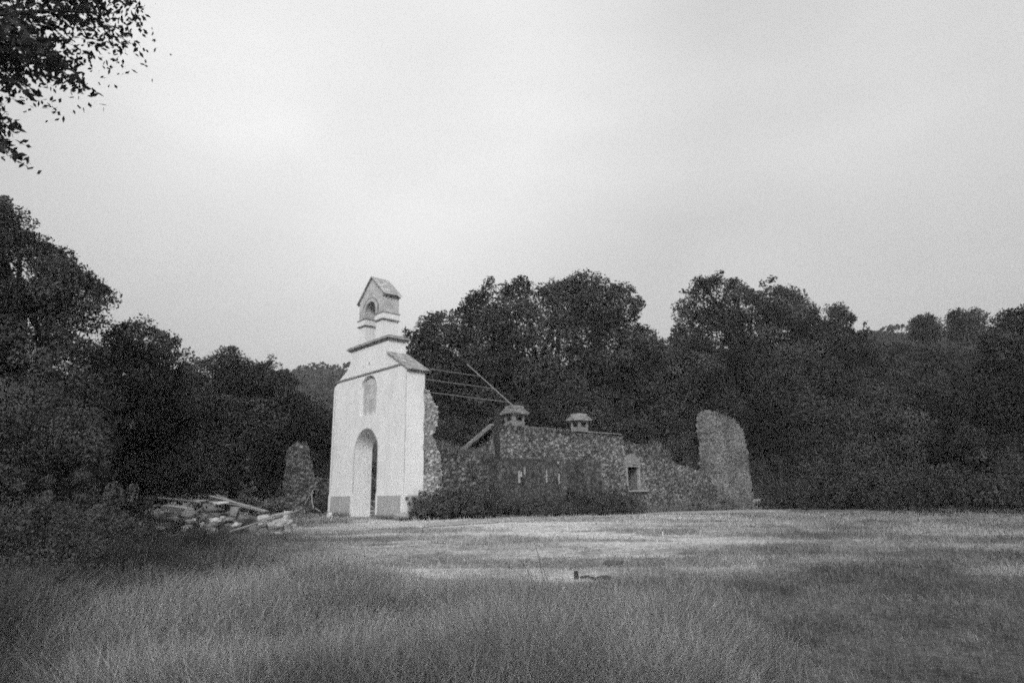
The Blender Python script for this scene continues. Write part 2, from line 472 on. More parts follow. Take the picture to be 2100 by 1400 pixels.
# bellcote
bell = MB()
BA0, BA1, OP0, OP1, BD_ = 1.93, 4.07, 2.56, 3.46, .78
pbox(bell, BA0 + .06, OP0, 0.02, BD_, 7.98, 9.14); pbox(bell, OP1, BA1 - .06, .02, BD_, 7.98, 9.14)
bc = bell.build("bellcote", M['plaster'], chapel)
mb = MB(); oa = arch((OP0 + OP1) / 2, (OP1 - OP0) / 2, 9.08, 9.36, 9.80)
o2 = [(BA0 + .03, 9.08), (BA0 + .03, 9.95), (AC - .02, 10.90), (BA1 - .03, 9.95), (BA1 - .03, 9.08)] + oa[::-1]
extrude(mb, o2, [], .03, BD_ - .01)
recalc(mb.build("arch_block", M['bare'], bc))
mb = MB(); ring(mb, (OP0 + OP1) / 2, (OP1 - OP0) / 2 + .002, 9.36, 9.80, .15, -.03, .03, 9.15); recalc(mb.build("arch_ring", M['bare'], bc))
mb = MB(); ring(mb, (OP0 + OP1) / 2, (OP1 - OP0) / 2 + .155, 9.36, 9.955, .035, -.045, .03, 9.15); recalc(mb.build("hood_moulding", M['line'], bc))
mb = MB(); pbox(mb, OP0 - .1, OP1 + .1, BD_ - .008, BD_ + .05, 9.2, 9.9, .9); mb.build("niche_back", M['bare'], bc)
for (a0, a1) in ((BA0, OP0 + .05), (OP1 - .05, BA1)):
    mb = MB(); pbox(mb, a0 - .0, a1 + .0, -.02, BD_ + .02, 8.84, 9.08); mb.build("cap", M['trim'], bc, bevel=.006)
    mb = MB(); pbox(mb, a0 - .02, a1 + .02, -.045, BD_ + .045, 8.795, 8.838); pbox(mb, a0 - .02, a1 + .02, -.045, BD_ + .045, 9.082, 9.125); mb.build("cap_moulding", M['line'], bc)
mb = MB(); slab(mb, AC - .02, 10.91, BA0 - .09, 9.90, -.06, BD_ + .06, .045, 1.15, 6); slab(mb, AC - .02, 10.91, BA1 + .07, 9.90, -.06, BD_ + .06, .045, 1.15, 6)
mb.build("bellcote_roof", M['tile'], bc)
for a0 in (BA0 - .05, BA1 - .08):
    mb = MB(); pbox(mb, a0, a0 + .13, -.02, BD_ + .03, 9.83, 9.88); mb.build("eave_moulding", M['line'], bc)

# ------------------------------------------------------------------ rubble masonry
def rubble(name, m, parent, s_of, left, right, thick, z0, ztop, cell=.165, res=.034, rough=.05, tonevar=.72, seed=1, batter=0, hole=None, base=1.0, fade=None, tilt=0, tilt_end=0, topn=.12):
    """masonry body. s_of(s, d, z) -> world; s along the wall, d through it.  left(z), right(z) edges, ztop(s) crest"""
    smax = max(right(z0), right(2)) - min(left(z0), left(2))
    nu = max(4, int(smax / res)); zt_all = max(ztop(s) for s in np.linspace(left(z0), right(z0), 60)) + max(tilt, 0) + topn * .8; nv = max(4, int((zt_all - z0) / res))
    mb = MB()
    def place(S, Dd, Zz, nrm_d):
        """S along, Dd through; displace by stones"""
        W3 = np.stack([S, Dd, Zz * 1.55], 1) / cell
        W3 = W3 + (fbm(W3 * .6, seed + 2, 2)[:, None] - .5) * .8
        f1, f2, cid = worley(W3, seed)
        edge = np.clip((f2 - f1) / .28, 0, 1)
        disp = (edge ** .6) * rough * (1 + .9 * (cid - .5)) + (fbm(np.stack([S, Dd, Zz], 1) * 1.3, seed + 5, 3) - .5) * .14
        t = (1 - tonevar * .55) + tonevar * 1.5 * (cid - .35) * edge - .5 * (1 - edge)
        t = t * (1 + (fbm(np.stack([S, Dd, Zz], 1) * .9, seed + 8, 4) - .5) * 1.0)
        if fade is not None: t = t * fade(S, Zz)
        return disp, np.clip(t * base, .08, 2.6)
    h_ = .16
    def bat(Zz): return batter * (1 - (Zz - z0) / max(zt_all - z0, .1))
    def topz(S, Dd):
        z = np.array([ztop(s) for s in S])
        if tilt: z = z + tilt * np.clip(Dd / thick, 0, 1) * np.clip((tilt_end - S) / 1.5, 0, 1)
        return z + (vnoise(np.stack([S * 3.1, Dd * 2, S * 0], 1), seed + 20) - .5) * topn * 1.6 + (vnoise(np.stack([S * 8, Dd * 5 + 5, S * 0], 1), seed + 21) - .5) * topn
    lf = lambda z: np.array([left(q) for q in z]) + (fbm(np.stack([z * 1.7, z * 0 + 3, z * 0], 1), seed + 30, 4) - .5) * topn * 1.3
    rf = lambda z: np.array([right(q) for q in z]) + (fbm(np.stack([z * 1.9, z * 0 + 8, z * 0], 1), seed + 31, 4) - .5) * topn * 1.2
    def grid(nu_, nv_, fn):
        U, Vv = np.meshgrid(np.linspace(0, 1, nu_ + 1), np.linspace(0, 1, nv_ + 1))
        S, Dd, Zz, isface = fn(U.ravel(), Vv.ravel())
        disp, t = place(S, Dd, Zz, None)
        b = bat(Zz); L, R = lf(Zz), rf(Zz); tz = topz(S, Dd)
        e = lambda q: np.exp(-np.maximum(q, 0) / h_)
        S2 = S + disp * (e(R - S) - e(S - L)); D2 = Dd + disp * (e(thick + b - Dd) - e(Dd + b)); Z2 = Zz + disp * e(tz - Zz)
        pts = s_of(S2, D2, Z2)
        Fc = []
        for j in range(nv_):
            for i in range(nu_):
                k = j * (nu_ + 1) + i
                if hole is not None and isface:
                    c = (S[k] + S[k + nu_ + 2]) / 2, (Zz[k] + Zz[k + nu_ + 2]) / 2
                    if hole[0] < c[0] < hole[1] and hole[2] < c[1] < hole[3]: continue
                Fc.append((k, k + 1, k + nu_ + 2, k + nu_ + 1))
        mb.add(pts, Fc, t)
    def face(side):
        def fn(U, Vv):
            zz = z0 + (zt_all - z0) * Vv
            L, R = lf(zz), rf(zz)
            S = L + (R - L) * U
            d0 = np.full_like(S, 0.0 if side == 0 else thick)
            zz = np.minimum(zz, topz(S, d0))
            L, R = lf(zz), rf(zz); S = L + (R - L) * U
            return S, (-bat(zz) if side == 0 else thick + bat(zz)), zz, True
        return fn
    grid(nu, nv, face(0)); grid(max(4, nu // 2), max(4, nv // 2), face(1))
    nt_ = max(3, int(thick / res / 1.5))
    def topf(U, Vv):
        L0 = lf(np.full_like(U, zt_all)); R0 = rf(np.full_like(U, zt_all))
        L1, R1 = min(left(z0), left(zt_all)), max(right(z0), right(zt_all))
        S = L1 + (R1 - L1) * U
        for _ in range(3):
            tz = topz(S, thick * Vv); S = np.clip(S, lf(tz), rf(tz))
        tz = topz(S, thick * Vv); b = bat(tz)
        return S, -b + (thick + 2 * b) * Vv, tz, False
    grid(nu, nt_, topf)
    for e_ in (lf, rf):
        def endf(U, Vv, e_=e_):
            zz = z0 + (zt_all - z0) * Vv
            for _ in range(2):
                S = e_(zz); zz = np.minimum(zz, topz(S, thick * U))
            S = e_(zz); b = bat(zz)
            return S, -b + (thick + 2 * b) * U, zz, False
        grid(nt_, nv, endf)
    o = mb.build(name, m, parent, smooth=True)
    return o
def interp(pts):
    xs = [p[0] for p in pts]; ys = [p[1] for p in pts]
    return lambda q: float(np.interp(q, xs, ys))
const = lambda c: (lambda q: c)
def nave_frame(a0):
    def f(S, Dd, Zz): return np.stack([CX + (a0 + Dd) * FD[0] + S * BD[0], CY + (a0 + Dd) * FD[1] + S * BD[1], Zz], 1)
    return f
# ---- leaves and grass tufts
def leaf_quads(C, size, asp=.62, flat=0.0):
    n = len(C)
    nrm = rng.normal(size=(n, 3)); nrm[:, 2] += flat; nrm /= np.linalg.norm(nrm, axis=1)[:, None]
    u = np.cross(nrm, rng.normal(size=(n, 3))); u /= np.linalg.norm(u, axis=1)[:, None]
    w = np.cross(nrm, u)
    s = (np.asarray(size) * rng.uniform(.65, 1.3, n))[:, None]
    return np.stack([C - u * s * .5, C + w * s * asp * .5 + u * s * .06, C + u * s * .5, C - w * s * asp * .5 + u * s * .06], 1)
def blades(B, h, lean, width, tone, m, name, parent=None, lean_dir=None):
    """B (n,3) roots; curved tapering blades, 2 quads + tip as three polys"""
    n = len(B); ang = rng.uniform(0, 2 * math.pi, n)
    side = np.stack([np.cos(ang), np.sin(ang), np.zeros(n)], 1)
    la = rng.uniform(0, 2 * math.pi, n)
    ld = np.stack([np.cos(la), np.sin(la), np.zeros(n)], 1)
    if lean_dir is not None: ld = ld * .7 + np.array(lean_dir)[None]
    h = h[:, None]; lean = lean[:, None]; wd = np.asarray(width).reshape(-1, 1) * np.ones((n, 1))
    p0 = B; p1 = B + UZ * h * .5 + ld * h * lean * .25; p2 = B + UZ * h * (1 - lean * .18) + ld * h * lean
    V = np.stack([p0 - side * wd * .5, p0 + side * wd * .5, p1 + side * wd * .4, p2 + side * wd * .08, p2 - side * wd * .08, p1 - side * wd * .4], 1)
    # two quads per blade: (0,1,2,5) and (5,2,3,4)
    me = bpy.data.meshes.new(name)
    me.vertices.add(n * 6); me.vertices.foreach_set("co", V.astype(np.float32).ravel())
    base = (np.arange(n) * 6)[:, None]
    q = np.concatenate([base + np.array([[0, 1, 2, 5]]), base + np.array([[5, 2, 3, 4]])], 1).astype(np.int32)
    me.loops.add(n * 8); me.loops.foreach_set("vertex_index", q.ravel())
    me.polygons.add(n * 2); me.polygons.foreach_set("loop_start", np.arange(0, n * 8, 4, dtype=np.int32))
    me.update(calc_edges=True)
    a = me.attributes.new("tone", 'FLOAT', 'POINT'); a.data.foreach_set("value", np.repeat(tone, 6).astype(np.float32))
    me.materials.append(m)
    return link(name, me, parent)

# broken stub of nave wall clinging to the back of the front
stub = rubble("broken_nave_wall", M['stone'], None, nave_frame(.0), const(.84), interp([(0, 1.55), (2.9, 1.55), (3.2, 1.42), (3.8, 1.30), (4.4, 1.42), (4.9, 1.36), (5.3, 1.12), (5.6, .98)]),
              .62, .4, const(5.65), cell=.15, seed=4, base=1.75, topn=.2, tonevar=.5)
tag(stub, "pale broken stump of masonry clinging behind the right edge of the white front", "masonry stump")

# low nave wall, shaggy with weeds on its crest
def p_low(s): return np.interp(s, [1.4, 1.9, 2.8, 3.6, 4.3, 10.9], [3.25, 3.2, 3.0, 2.98, 2.93, 2.9])
low = rubble("nave_wall", M['stone'], None, nave_frame(.02), const(1.42), const(4.80), .6, .35, p_low, seed=8, base=.66, cell=.19)
tag(low, "low weed-topped rubble wall between the white chapel front and the streaked grey wall", "wall")

# outbuilding: tall stone wall with two tiled chimneys, lean-to roof falling away behind
ob = tag(empty("outbuilding", P(2, 9, .45)), "roofless-looking rubble outbuilding with a lean-to roof and two squat tiled chimneys", "building")
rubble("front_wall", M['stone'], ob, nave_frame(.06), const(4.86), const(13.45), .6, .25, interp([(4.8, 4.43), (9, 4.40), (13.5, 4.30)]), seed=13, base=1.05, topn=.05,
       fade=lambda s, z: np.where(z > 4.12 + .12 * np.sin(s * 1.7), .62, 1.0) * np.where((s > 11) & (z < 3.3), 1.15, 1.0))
mb = MB(); pbox(mb, .04, .75, 4.84, 13.45, 4.40, 4.47, 1.5, .02); mb.build("wall_coping", M['moss'], ob, bevel=.02)
# end wall, rising to the tall wall, with a raking roof edge
def endframe(S, Dd, Zz): return np.stack([CX + S * FD[0] + (4.9 + Dd) * BD[0], CY + S * FD[1] + (4.9 + Dd) * BD[1], Zz], 1)
rubble("end_wall", M['stone'], ob, endframe, const(.66), const(4.6), .5, .3, interp([(.66, 4.2), (4.6, 2.3)]), seed=17, base=.8, topn=.04)
mb = MB()
for i in range(9):
    t0, t1 = i / 9, (i + 1) / 9 + .02
    o = P(.3 + 4.8 * t0, 4.5, 4.42 - 2.25 * t0)
    mb.box(o, P(.3 + 4.8 * t1, 4.5, 4.42 - 2.25 * t1 + .02) - o, BD3 * 9.1, UZ * .07, .8 + .5 * random.random())
mb.build("roof", M['tile'], ob)
mb = MB(); o = P(.3, 4.46, 4.26); mb.box(o, P(5.1, 4.46, 2.01) - o, BD3 * .1, UZ * .16, .5); mb.build("barge_board", M['pale_wood'], ob)
def chimney(b0, b1, zc, hgt, rh):
    mb = MB(); a0, a1 = -.02, .52
    pbox(mb, a0, a1, b0 + .06, b1 - .06, zc - .02, zc + .22, .75, .012)
    c = mb.build("chimney", M['stone'], ob, bevel=.015)
    t = .10; zl, zh = zc + .20, zc + .20 + hgt
    bm_ = (b0 + b1) / 2
    for (aa, bb, w_) in ((a0, b0 + .07, .2), (a0, b1 - .07 - t, t), (a1 - t, b0 + .07, t), (a1 - t, b1 - .07 - t, t)):
        mb = MB(); pbox(mb, aa, aa + t, bb, bb + w_, zl, zh, .8, .012); mb.build("pier", M['stone'], c, bevel=.012)
    # hipped cap of rough tiles
    mb = MB(); ac_, bc_ = (a0 + a1) / 2, bm_; ha, hb = (a1 - a0) / 2 + .15, (b1 - b0) / 2 + .10
    rows = 5
    for r in range(rows):
        f0 = r / rows; zr = zh + rh * f0
        ka, kb = ha * (1 - f0 * .62), hb * (1 - f0 * .62)
        nA, nB = max(3, int(ka * 2 / .16)), max(4, int(kb * 2 / .16))
        for k in range(nB):
            for aa in (ac_ - ka, ac_ + ka - .2):
                pbox(mb, aa, aa + .2, bc_ - kb + 2 * kb * k / nB, bc_ - kb + 2 * kb * (k + 1) / nB - .008, zr + random.uniform(-.012, .012), zr + rh / rows + .02, random.uniform(.5, 1.0), .012)
        for k in range(nA):
            for bb in (bc_ - kb, bc_ + kb - .2):
                pbox(mb, ac_ - ka + 2 * ka * k / nA, ac_ - ka + 2 * ka * (k + 1) / nA - .008, bb, bb + .2, zr + random.uniform(-.012, .012), zr + rh / rows + .02, random.uniform(.5, 1.0), .012)
    pbox(mb, ac_ - ha * .62, ac_ + ha * .62, bc_ - hb * .62, bc_ + hb * .62, zh + .015, zh + rh + .0, .9, .01)
    mb.build("tiled_cap", M['tile'], c)
chimney(5.50, 6.36, 4.45, .34, .36)
chimney(9.92, 10.74, 4.42, .34, .34)

# windowed annex wall
ax = tag(empty("annex_wall", P(.3, 15.6, .4)), "rubble wall pierced by a small white-framed square window, right of the chimneyed building", "wall")
WH = (13.75, 14.72, 1.62, 2.74)
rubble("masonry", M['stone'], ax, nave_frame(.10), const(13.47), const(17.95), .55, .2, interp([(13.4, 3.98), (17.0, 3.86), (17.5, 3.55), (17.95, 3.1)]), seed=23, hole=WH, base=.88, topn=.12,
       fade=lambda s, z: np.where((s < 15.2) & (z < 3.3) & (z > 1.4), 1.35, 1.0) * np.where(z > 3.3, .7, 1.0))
for (b0_, b1_, z0_, z1_, pr_) in ((WH[0] - .09, WH[0] + .0, WH[2] - .06, WH[3] + .02, .02), (WH[1], WH[1] + .09, WH[2] - .06, WH[3] + .02, .02), (WH[0] - .12, WH[1] + .12, WH[3] + .02, WH[3] + .10, .0), (WH[0] - .35, WH[1] + .7, WH[2] - .14, WH[2] - .06, -.04)):
    mb = MB(); pbox(mb, pr_, .2, b0_, b1_, z0_, z1_, .62, .012); mb.build("window_frame", M['bare'], ax, bevel=.01)
mb = MB()
for (b0_, b1_, z0_, z1_) in ((WH[0] - .08, WH[0] + .01, WH[2] - .05, WH[3] + .05), (WH[1] - .01, WH[1] + .08, WH[2] - .05, WH[3] + .05), (WH[0] - .05, WH[1] + .05, WH[3] + .03, WH[3] + .09), (WH[0] - .05, WH[1] + .05, WH[2] - .1, WH[2] - .01)):
    pbox(mb, .21, .62, b0_, b1_, z0_, z1_, .5, .008)
mb.build("window_reveal", M['stone'], ax)
mb = MB()
_pp = [(WH[0] - .25, WH[3] + .13), (WH[0] - .3, WH[3] + .35), (WH[0] - .08, WH[3] + .55), (WH[0] + .2, WH[3] + .68), (WH[0] + .55, WH[3] + .72), (WH[0] + .85, WH[3] + .58), (WH[1] + .1, WH[3] + .38), (WH[1] + .2, WH[3] + .2), (WH[1] + .15, WH[3] + .13)]
V = [P(.035, s, z) for s, z in _pp] + [P(.3, s, z) for s, z in _pp]; n_ = len(_pp)
mb.add(V, [tuple(range(n_)), tuple(range(2 * n_ - 1, n_ - 1, -1))] + [(i, (i + 1) % n_, (i + 1) % n_ + n_, i + n_) for i in range(n_)], .5)
recalc(mb.build("render_patch", M['bare'], ax, bevel=.02))
bk = rubble("back_wall", M['stone'], ax, nave_frame(2.6), const(14.2), const(18.5), .4, .3, const(2.5), seed=29, base=1.1)

rw = rubble("rubble_wall", M['stone'], None, nave_frame(.15), const(17.9), interp([(0, 22.9), (1.5, 22.5), (2.4, 21.7)]), .6, .05, interp([(17.9, 3.05), (19.0, 2.85), (21.5, 2.42), (22.2, 1.8), (22.9, 1.4)]), seed=31, base=.8, topn=.14)
tag(rw, "low rubble wall sloping down from the windowed wall to the tall ruined pier", "wall")

# tall ruined pier
_L = [(0, 22.8), (1.6, 23.0), (3.1, 23.1), (4.6, 23.25), (5.2, 23.2), (5.8, 23.25), (6.3, 23.5), (6.6, 23.9)]
_R = [(0, 26.75), (2.5, 26.7), (4.7, 26.65), (5.1, 26.5), (5.4, 26.2), (5.8, 25.6), (6.3, 25.0), (6.8, 24.6)]
pier = tag(empty("ruined_pier", P(.5, 24, .2)), "tall leaning stump of ruined masonry with a slanting grass-grown top, right end of the ruins", "ruined pier")
rubble("masonry", M['moss'], pier, nave_frame(.0), interp(_L), interp(_R), 1.3, -.1, interp([(22, 5.75), (24.2, 5.65), (25.4, 5.55), (26.2, 5.32), (26.8, 4.8)]), cell=.14, seed=37, base=1.5, tonevar=.5, batter=.08, topn=.34, tilt=.8, tilt_end=26.6,
       fade=lambda s, z: np.where(s < 23.0, 1.0, 1.0) * np.where(z < .9, .85, 1))

# left pillar and its low wall
PL0 = at(611, 1050, 32.0)
def left_frame(S, Dd, Zz): return np.stack([PL0[0] + S * .96 - Dd * .28, PL0[1] + S * .28 + Dd * .96, Zz], 1)
lp = rubble("ruined_pillar", M['moss'], None, left_frame, interp([(0, -.78), (2, -.72), (3.8, -.68), (4.1, -.5), (4.2, -.3)]), interp([(0, .85), (1.6, .75), (2.4, .62), (3.2, .5), (3.8, .35), (4.1, .15), (4.25, .05)]),
            1.0, .3, const(4.15), cell=.16, seed=41, base=1.05, topn=.3)
tag(lp, "round-topped ruined stone pillar standing left of the white chapel front", "ruined pillar")
lw = rubble("rubble_wall", M['moss'], None, left_frame, const(.8), const(2.6), .6, .3, interp([(.8, 2.4), (1.4, 2.28), (2.6, 2.15)]), seed=43, base=.7)
tag(lw, "short dark rubble wall between the round-topped pillar and the white chapel front", "wall")

# ------------------------------------------------------------------ streaked rendered wall in front of the nave wall
fe = tag(empty("rendered_wall", P(-.55, 7.6, .5)), "grey wall with level top, vertical streaks and small white peeling patches below the chimneyed building", "wall")
rubble("streaked_face", M['streak'], fe, nave_frame(-.58), const(4.15), const(10.75), .5, .3, interp([(4.1, 2.99), (7, 2.97), (10.8, 2.94)]), cell=.3, rough=.02, tonevar=.25, seed=61, base=1.0, topn=.05,
       fade=lambda s, z: (1 + .5 * (vnoise(np.stack([s * 5.5, s * 0, z * .25], 1), 62) - .5) + .5 * (vnoise(np.stack([s * 13, s * 0 + 4, z * .5], 1), 63) - .5)) * np.where(z < 1.2, .75, 1.0))
for (bb, z0, z1, w_) in ((5.28, 1.95, 2.45, .05), (5.36, 2.2, 2.42, .07), (5.62, 2.3, 2.6, .03), (6.95, 1.95, 2.5, .035), (7.75, 1.9, 2.35, .03), (7.7, 2.78, 2.9, .07)):
    mb = MB()
    n_ = 9; zz = np.linspace(z0, z1, n_); V = []
    for q in zz:
        w1 = w_ * rng.uniform(.4, 1.3); c_ = bb + rng.uniform(-.012, .012)
        V += [P(-.67, c_, q), P(-.67, c_ + w1, q), P(-.55, c_ + w1, q), P(-.55, c_, q)]
    Fc = [(4 * i + k, 4 * i + (k + 1) % 4, 4 * i + 4 + (k + 1) % 4, 4 * i + 4 + k) for i in range(n_ - 1) for k in range(4)] + [(0, 3, 2, 1), (4 * n_ - 4, 4 * n_ - 3, 4 * n_ - 2, 4 * n_ - 1)]
    mb.add(V, Fc, 1.0); recalc(mb.build("peeling_patch", M['pale_wood'], fe))

# ------------------------------------------------------------------ bare roof frame
rf_ = tag(empty("roof_frame", P(0, 3, .6)), "bare thin steel roof frame running back from the chapel front to a raking rafter", "roof frame")
b1 = 5.37
lv = [(0.0, 5.50), (.96, 6.22), (1.92, 6.93), (3.0, 7.66)]
lvf = [(0.0, 5.46), (.96, 6.20), (1.92, 6.90), (3.0, 7.60)]
for i, ((a, z), (a2, z2)) in enumerate(zip(lv, lvf)):
    mb = MB(); mb.tube([P(a - .05 if i == 0 else a, .80 if i == 0 else .84, z), P(a2, b1, z2)], [.017, .017], 6)
    mb.build("ridge_bar" if i == 3 else "purlin", M['dark_steel'] if i == 3 else M['steel'], rf_)
mb = MB(); mb.tube([P(3.0, b1, 7.68), P(-.3, b1, 5.24)], [.026, .026], 6); mb.build("rafter", M['steel'], rf_)
for a_ in (.05, 5.95):
    mb = MB(); pbox(mb, a_, a_ + .17, 4.66, 4.83, .4, 5.1); mb.build("post", M['dark_steel'], rf_)
mb = MB(); mb.tube([P(.1, .84, 5.0), P(.1, b1, 4.98)], [.014, .014], 6); mb.build("wall_plate", M['dark_steel'], rf_)

# ------------------------------------------------------------------ foliage
def in_poly(pts, poly):
    x, y = pts[:, 0], pts[:, 1]; c = np.zeros(len(pts), bool); n = len(poly)
    for i in range(n):
        x0, y0 = poly[i]; x1, y1 = poly[(i + 1) % n]
        if y0 == y1: continue
        m_ = ((y0 > y) != (y1 > y)) & (x < (x1 - x0) * (y - y0) / (y1 - y0) + x0)
        c ^= m_
    return c
def edge_dist(pts, poly):
    d = np.full(len(pts), 1e9); n = len(poly)
    for i in range(n):
        a = np.array(poly[i], float); b = np.array(poly[(i + 1) % n], float); ab = b - a
        t = np.clip(((pts - a) @ ab) / (ab @ ab + 1e-9), 0, 1)
        d = np.minimum(d, np.linalg.norm(pts - (a + t[:, None] * ab), axis=1))
    return d
def crown(poly, D, depth, ncl, nleaf, lsize, crad, mat_, parent, tonev=.35, name="crown", R=None, asp=.62, zmin=True):
    """crown volume whose silhouette is poly (traced), filled with clumps of leaves on a rounded body"""
    px2m = D / F * 1.03
    P2 = np.array([at(p[0], p[1], D)[[0, 2]] for p in poly])
    lo, hi = P2.min(0), P2.max(0)
    pts = rng.uniform(lo, hi, (ncl * 14, 2)); pts = pts[in_poly(pts, P2)]
    ed = edge_dist(pts, P2)
    cr = crad * rng.uniform(.55, 1.25, len(pts))
    keep = ed > cr * .45
    pts, ed, cr = pts[keep], ed[keep], cr[keep]
    # extra small clumps right at the edge for a ragged outline
    pts, ed, cr = pts[:ncl], ed[:ncl], cr[:ncl]
    ne = ncl // 2
    pe = rng.uniform(lo, hi, (ne * 30, 2)); pe = pe[in_poly(pe, P2)]; ee = edge_dist(pe, P2)
    k = (ee < crad * .8) & (fb2(pe[:, 0], pe[:, 1], .9 / crad, 77, 2) > .46); pe, ee = pe[k][:ne], ee[k][:ne]
    pts = np.concatenate([pts, pe]); ed = np.concatenate([ed, ee]); cr = np.concatenate([cr, crad * rng.uniform(.22, .5, len(pe))])
    n = len(pts)
    R = R or depth
    T = depth * np.sqrt(np.clip(ed / R, 0, 1) * (2 - np.clip(ed / R, 0, 1)))
    u = np.where(rng.random(n) < .62, -rng.uniform(.55, 1, n), rng.uniform(-1, 1, n))
    lump = (fb2(pts[:, 0], pts[:, 1], .55 / crad, 71, 3) - .5) * 2.4 * crad
    off = T * u + lump * (T / depth)
    C = np.stack([pts[:, 0], np.full(n, D), pts[:, 1]], 1); cam0 = np.array([0, 0, EYE])
    C = cam0 + (C - cam0) * ((D + off) / D)[:, None]
    cnt = np.maximum(12, (nleaf * (cr / crad) ** 2).astype(int))
    ids = np.repeat(np.arange(n), cnt)
    m_ = len(ids)
    v = rng.normal(size=(m_, 3)); v /= np.linalg.norm(v, axis=1)[:, None]
    rr = rng.random(m_) ** .42
    Lc = C[ids] + v * rr[:, None] * cr[ids][:, None] * np.array([1.1, 1.1, .8])
    if zmin:
        g = gnd(Lc[:, 0], Lc[:, 1]); Lc[:, 2] = np.maximum(Lc[:, 2], g + .03 + rng.random(m_) * .1)
    big = (fb2(pts[:, 0] + poly[0][0], pts[:, 1] * 1.3, .42 / crad, 101, 3) - .5) * 2.6
    tn = np.clip((1 + big + tonev * (rng.random(n) - .5) * 1.4)[ids] * rng.uniform(.85, 1.15, m_), .25, 2.6)
    return quadmesh(name, leaf_quads(Lc, lsize, asp, .4), tn, mat_, parent), C
def limbs(base, C, n, r0, mat_, parent, name="trunk", lean=0.0, spread=.75):
    mb = MB()
    base = np.asarray(base, float)
    top = C.mean(0); hgt = (C[:, 2].max() - base[2])
    fork = base + np.array([lean, 0, hgt * .28])
    k1 = base + (fork - base) * .5 + np.array([rng.uniform(-.1, .1), rng.uniform(-.1, .1), 0]) * r0 * 5
    mb.tube([base - UZ * .3, base + UZ * .15, k1, fork], [r0 * 1.5, r0 * 1.15, r0, r0 * .85], 10)
    pick = C[rng.permutation(len(C))]
    pick = pick[pick[:, 2] > fork[2] + .1 * hgt][:n] if (pick[:, 2] > fork[2] + .1 * hgt).any() else pick[:n]
    for i, c in enumerate(pick):
        d = c - fork
        m1 = fork + d * .35 + UZ * .08 * hgt + rng.normal(size=3) * .04 * hgt
        m2 = fork + d * .7 + UZ * .05 * hgt + rng.normal(size=3) * .03 * hgt
        mb.tube([fork - UZ * .1, m1, m2, c], [r0 * .55, r0 * .36, r0 * .2, r0 * .05], 7)
    return mb.build(name, mat_, parent, smooth=True)
def tree(label, poly, D, depth, ncl, nleaf, ls, cr, basepx, r0=.3, nl=12, cat="tree", name="oak_tree", m_='leaf', lean=0, tonev=.35, group=None, base=None):
    b = base if base is not None else at(basepx, 1000, D)
    b = np.array([b[0], b[1], g1(b[0], b[1])])
    e = tag(empty(name, b), label, cat, group)
    cr_, C = crown(poly, D, depth, ncl, nleaf, ls, cr, M[m_], e, tonev)
    limbs(b, C, nl, r0, M['bark'], e, lean=lean)
    return e
G = "trees of the wood around the clearing"
tree("broad dark oak with a domed crown directly behind the chapel and the roof frame",
     [(826, 700), (830, 672), (846, 676), (862, 660), (890, 645), (908, 640), (916, 616), (926, 640), (952, 625), (962, 604), (995, 585), (1004, 572), (1022, 588), (1045, 574), (1070, 570), (1096, 592), (1118, 585), (1128, 572), (1150, 582), (1172, 566), (1200, 554), (1232, 572), (1262, 578), (1292, 590), (1312, 615), (1320, 645), (1300, 664), (1332, 676), (1352, 700), (1330, 760), (1300, 830), (1290, 900), (1000, 900), (880, 920), (842, 780)],
     42, 5.0, 620, 190, .19, .85, 1120, .5, 26, group=G)
tree("tall spreading oak behind the tall ruined stump, sky showing through its ragged top",
     [(1370, 700), (1390, 660), (1386, 625), (1392, 598), (1412, 590), (1434, 570), (1452, 566), (1484, 554), (1506, 572), (1528, 582), (1548, 596), (1560, 588), (1566, 560), (1584, 566), (1596, 590), (1634, 598), (1650, 616), (1668, 625), (1676, 650), (1690, 655), (1800, 700), (1826, 800), (1836, 900), (1800, 1000), (1640, 1020), (1600, 960), (1550, 940), (1480, 900), (1400, 860)],
     50, 6.0, 640, 200, .21, .95, 1575, .6, 26, lean=.8, group=G)
tree("leaning side crown with two small tufts reaching right from the spreading oak",
     [(1670, 700), (1676, 665), (1692, 650), (1690, 628), (1704, 616), (1730, 622), (1742, 640), (1756, 645), (1758, 668), (1740, 672), (1758, 678), (1770, 662), (1784, 660), (1788, 676), (1780, 690), (1800, 730), (1720, 760)],
     48, 1.6, 90, 120, .17, .6, 1730, .22, 10, group=G)
tree("rounded lighter oak between the dark domed oak and the tall ruined stump",
     [(1258, 770), (1280, 738), (1312, 722), (1340, 702), (1372, 696), (1410, 690), (1450, 700), (1480, 740), (1490, 830), (1440, 870), (1380, 880), (1290, 890), (1262, 840)],
     44, 3.0, 260, 200, .17, .7, 1340, .3, 12, m_='leaf_mid', group=G)
tree("bushy young tree just left of the tall ruined stump",
     [(1376, 840), (1394, 822), (1430, 822), (1450, 850), (1452, 960), (1430, 975), (1390, 950), (1376, 900)], 43, 1.2, 70, 160, .13, .5, 1415, .12, 6, name="young_tree", m_='leaf_mid', group=G)
tree("low oak filling the gap above the outbuilding, under the domed oak",
     [(1040, 830), (1120, 800), (1240, 810), (1320, 850), (1380, 930), (1380, 960), (1000, 960), (900, 950), (890, 870)], 37.5, 2.0, 240, 180, .15, .65, 1150, .25, 10, group=G)
tree("flat-topped small-leaved tree standing far off on the right skyline",
     [(1860, 690), (1864, 664), (1878, 650), (1900, 642), (1918, 648), (1934, 660), (1938, 690), (1900, 712)], 62, 1.8, 60, 110, .2, .75, 1900, .25, 10, group=G)
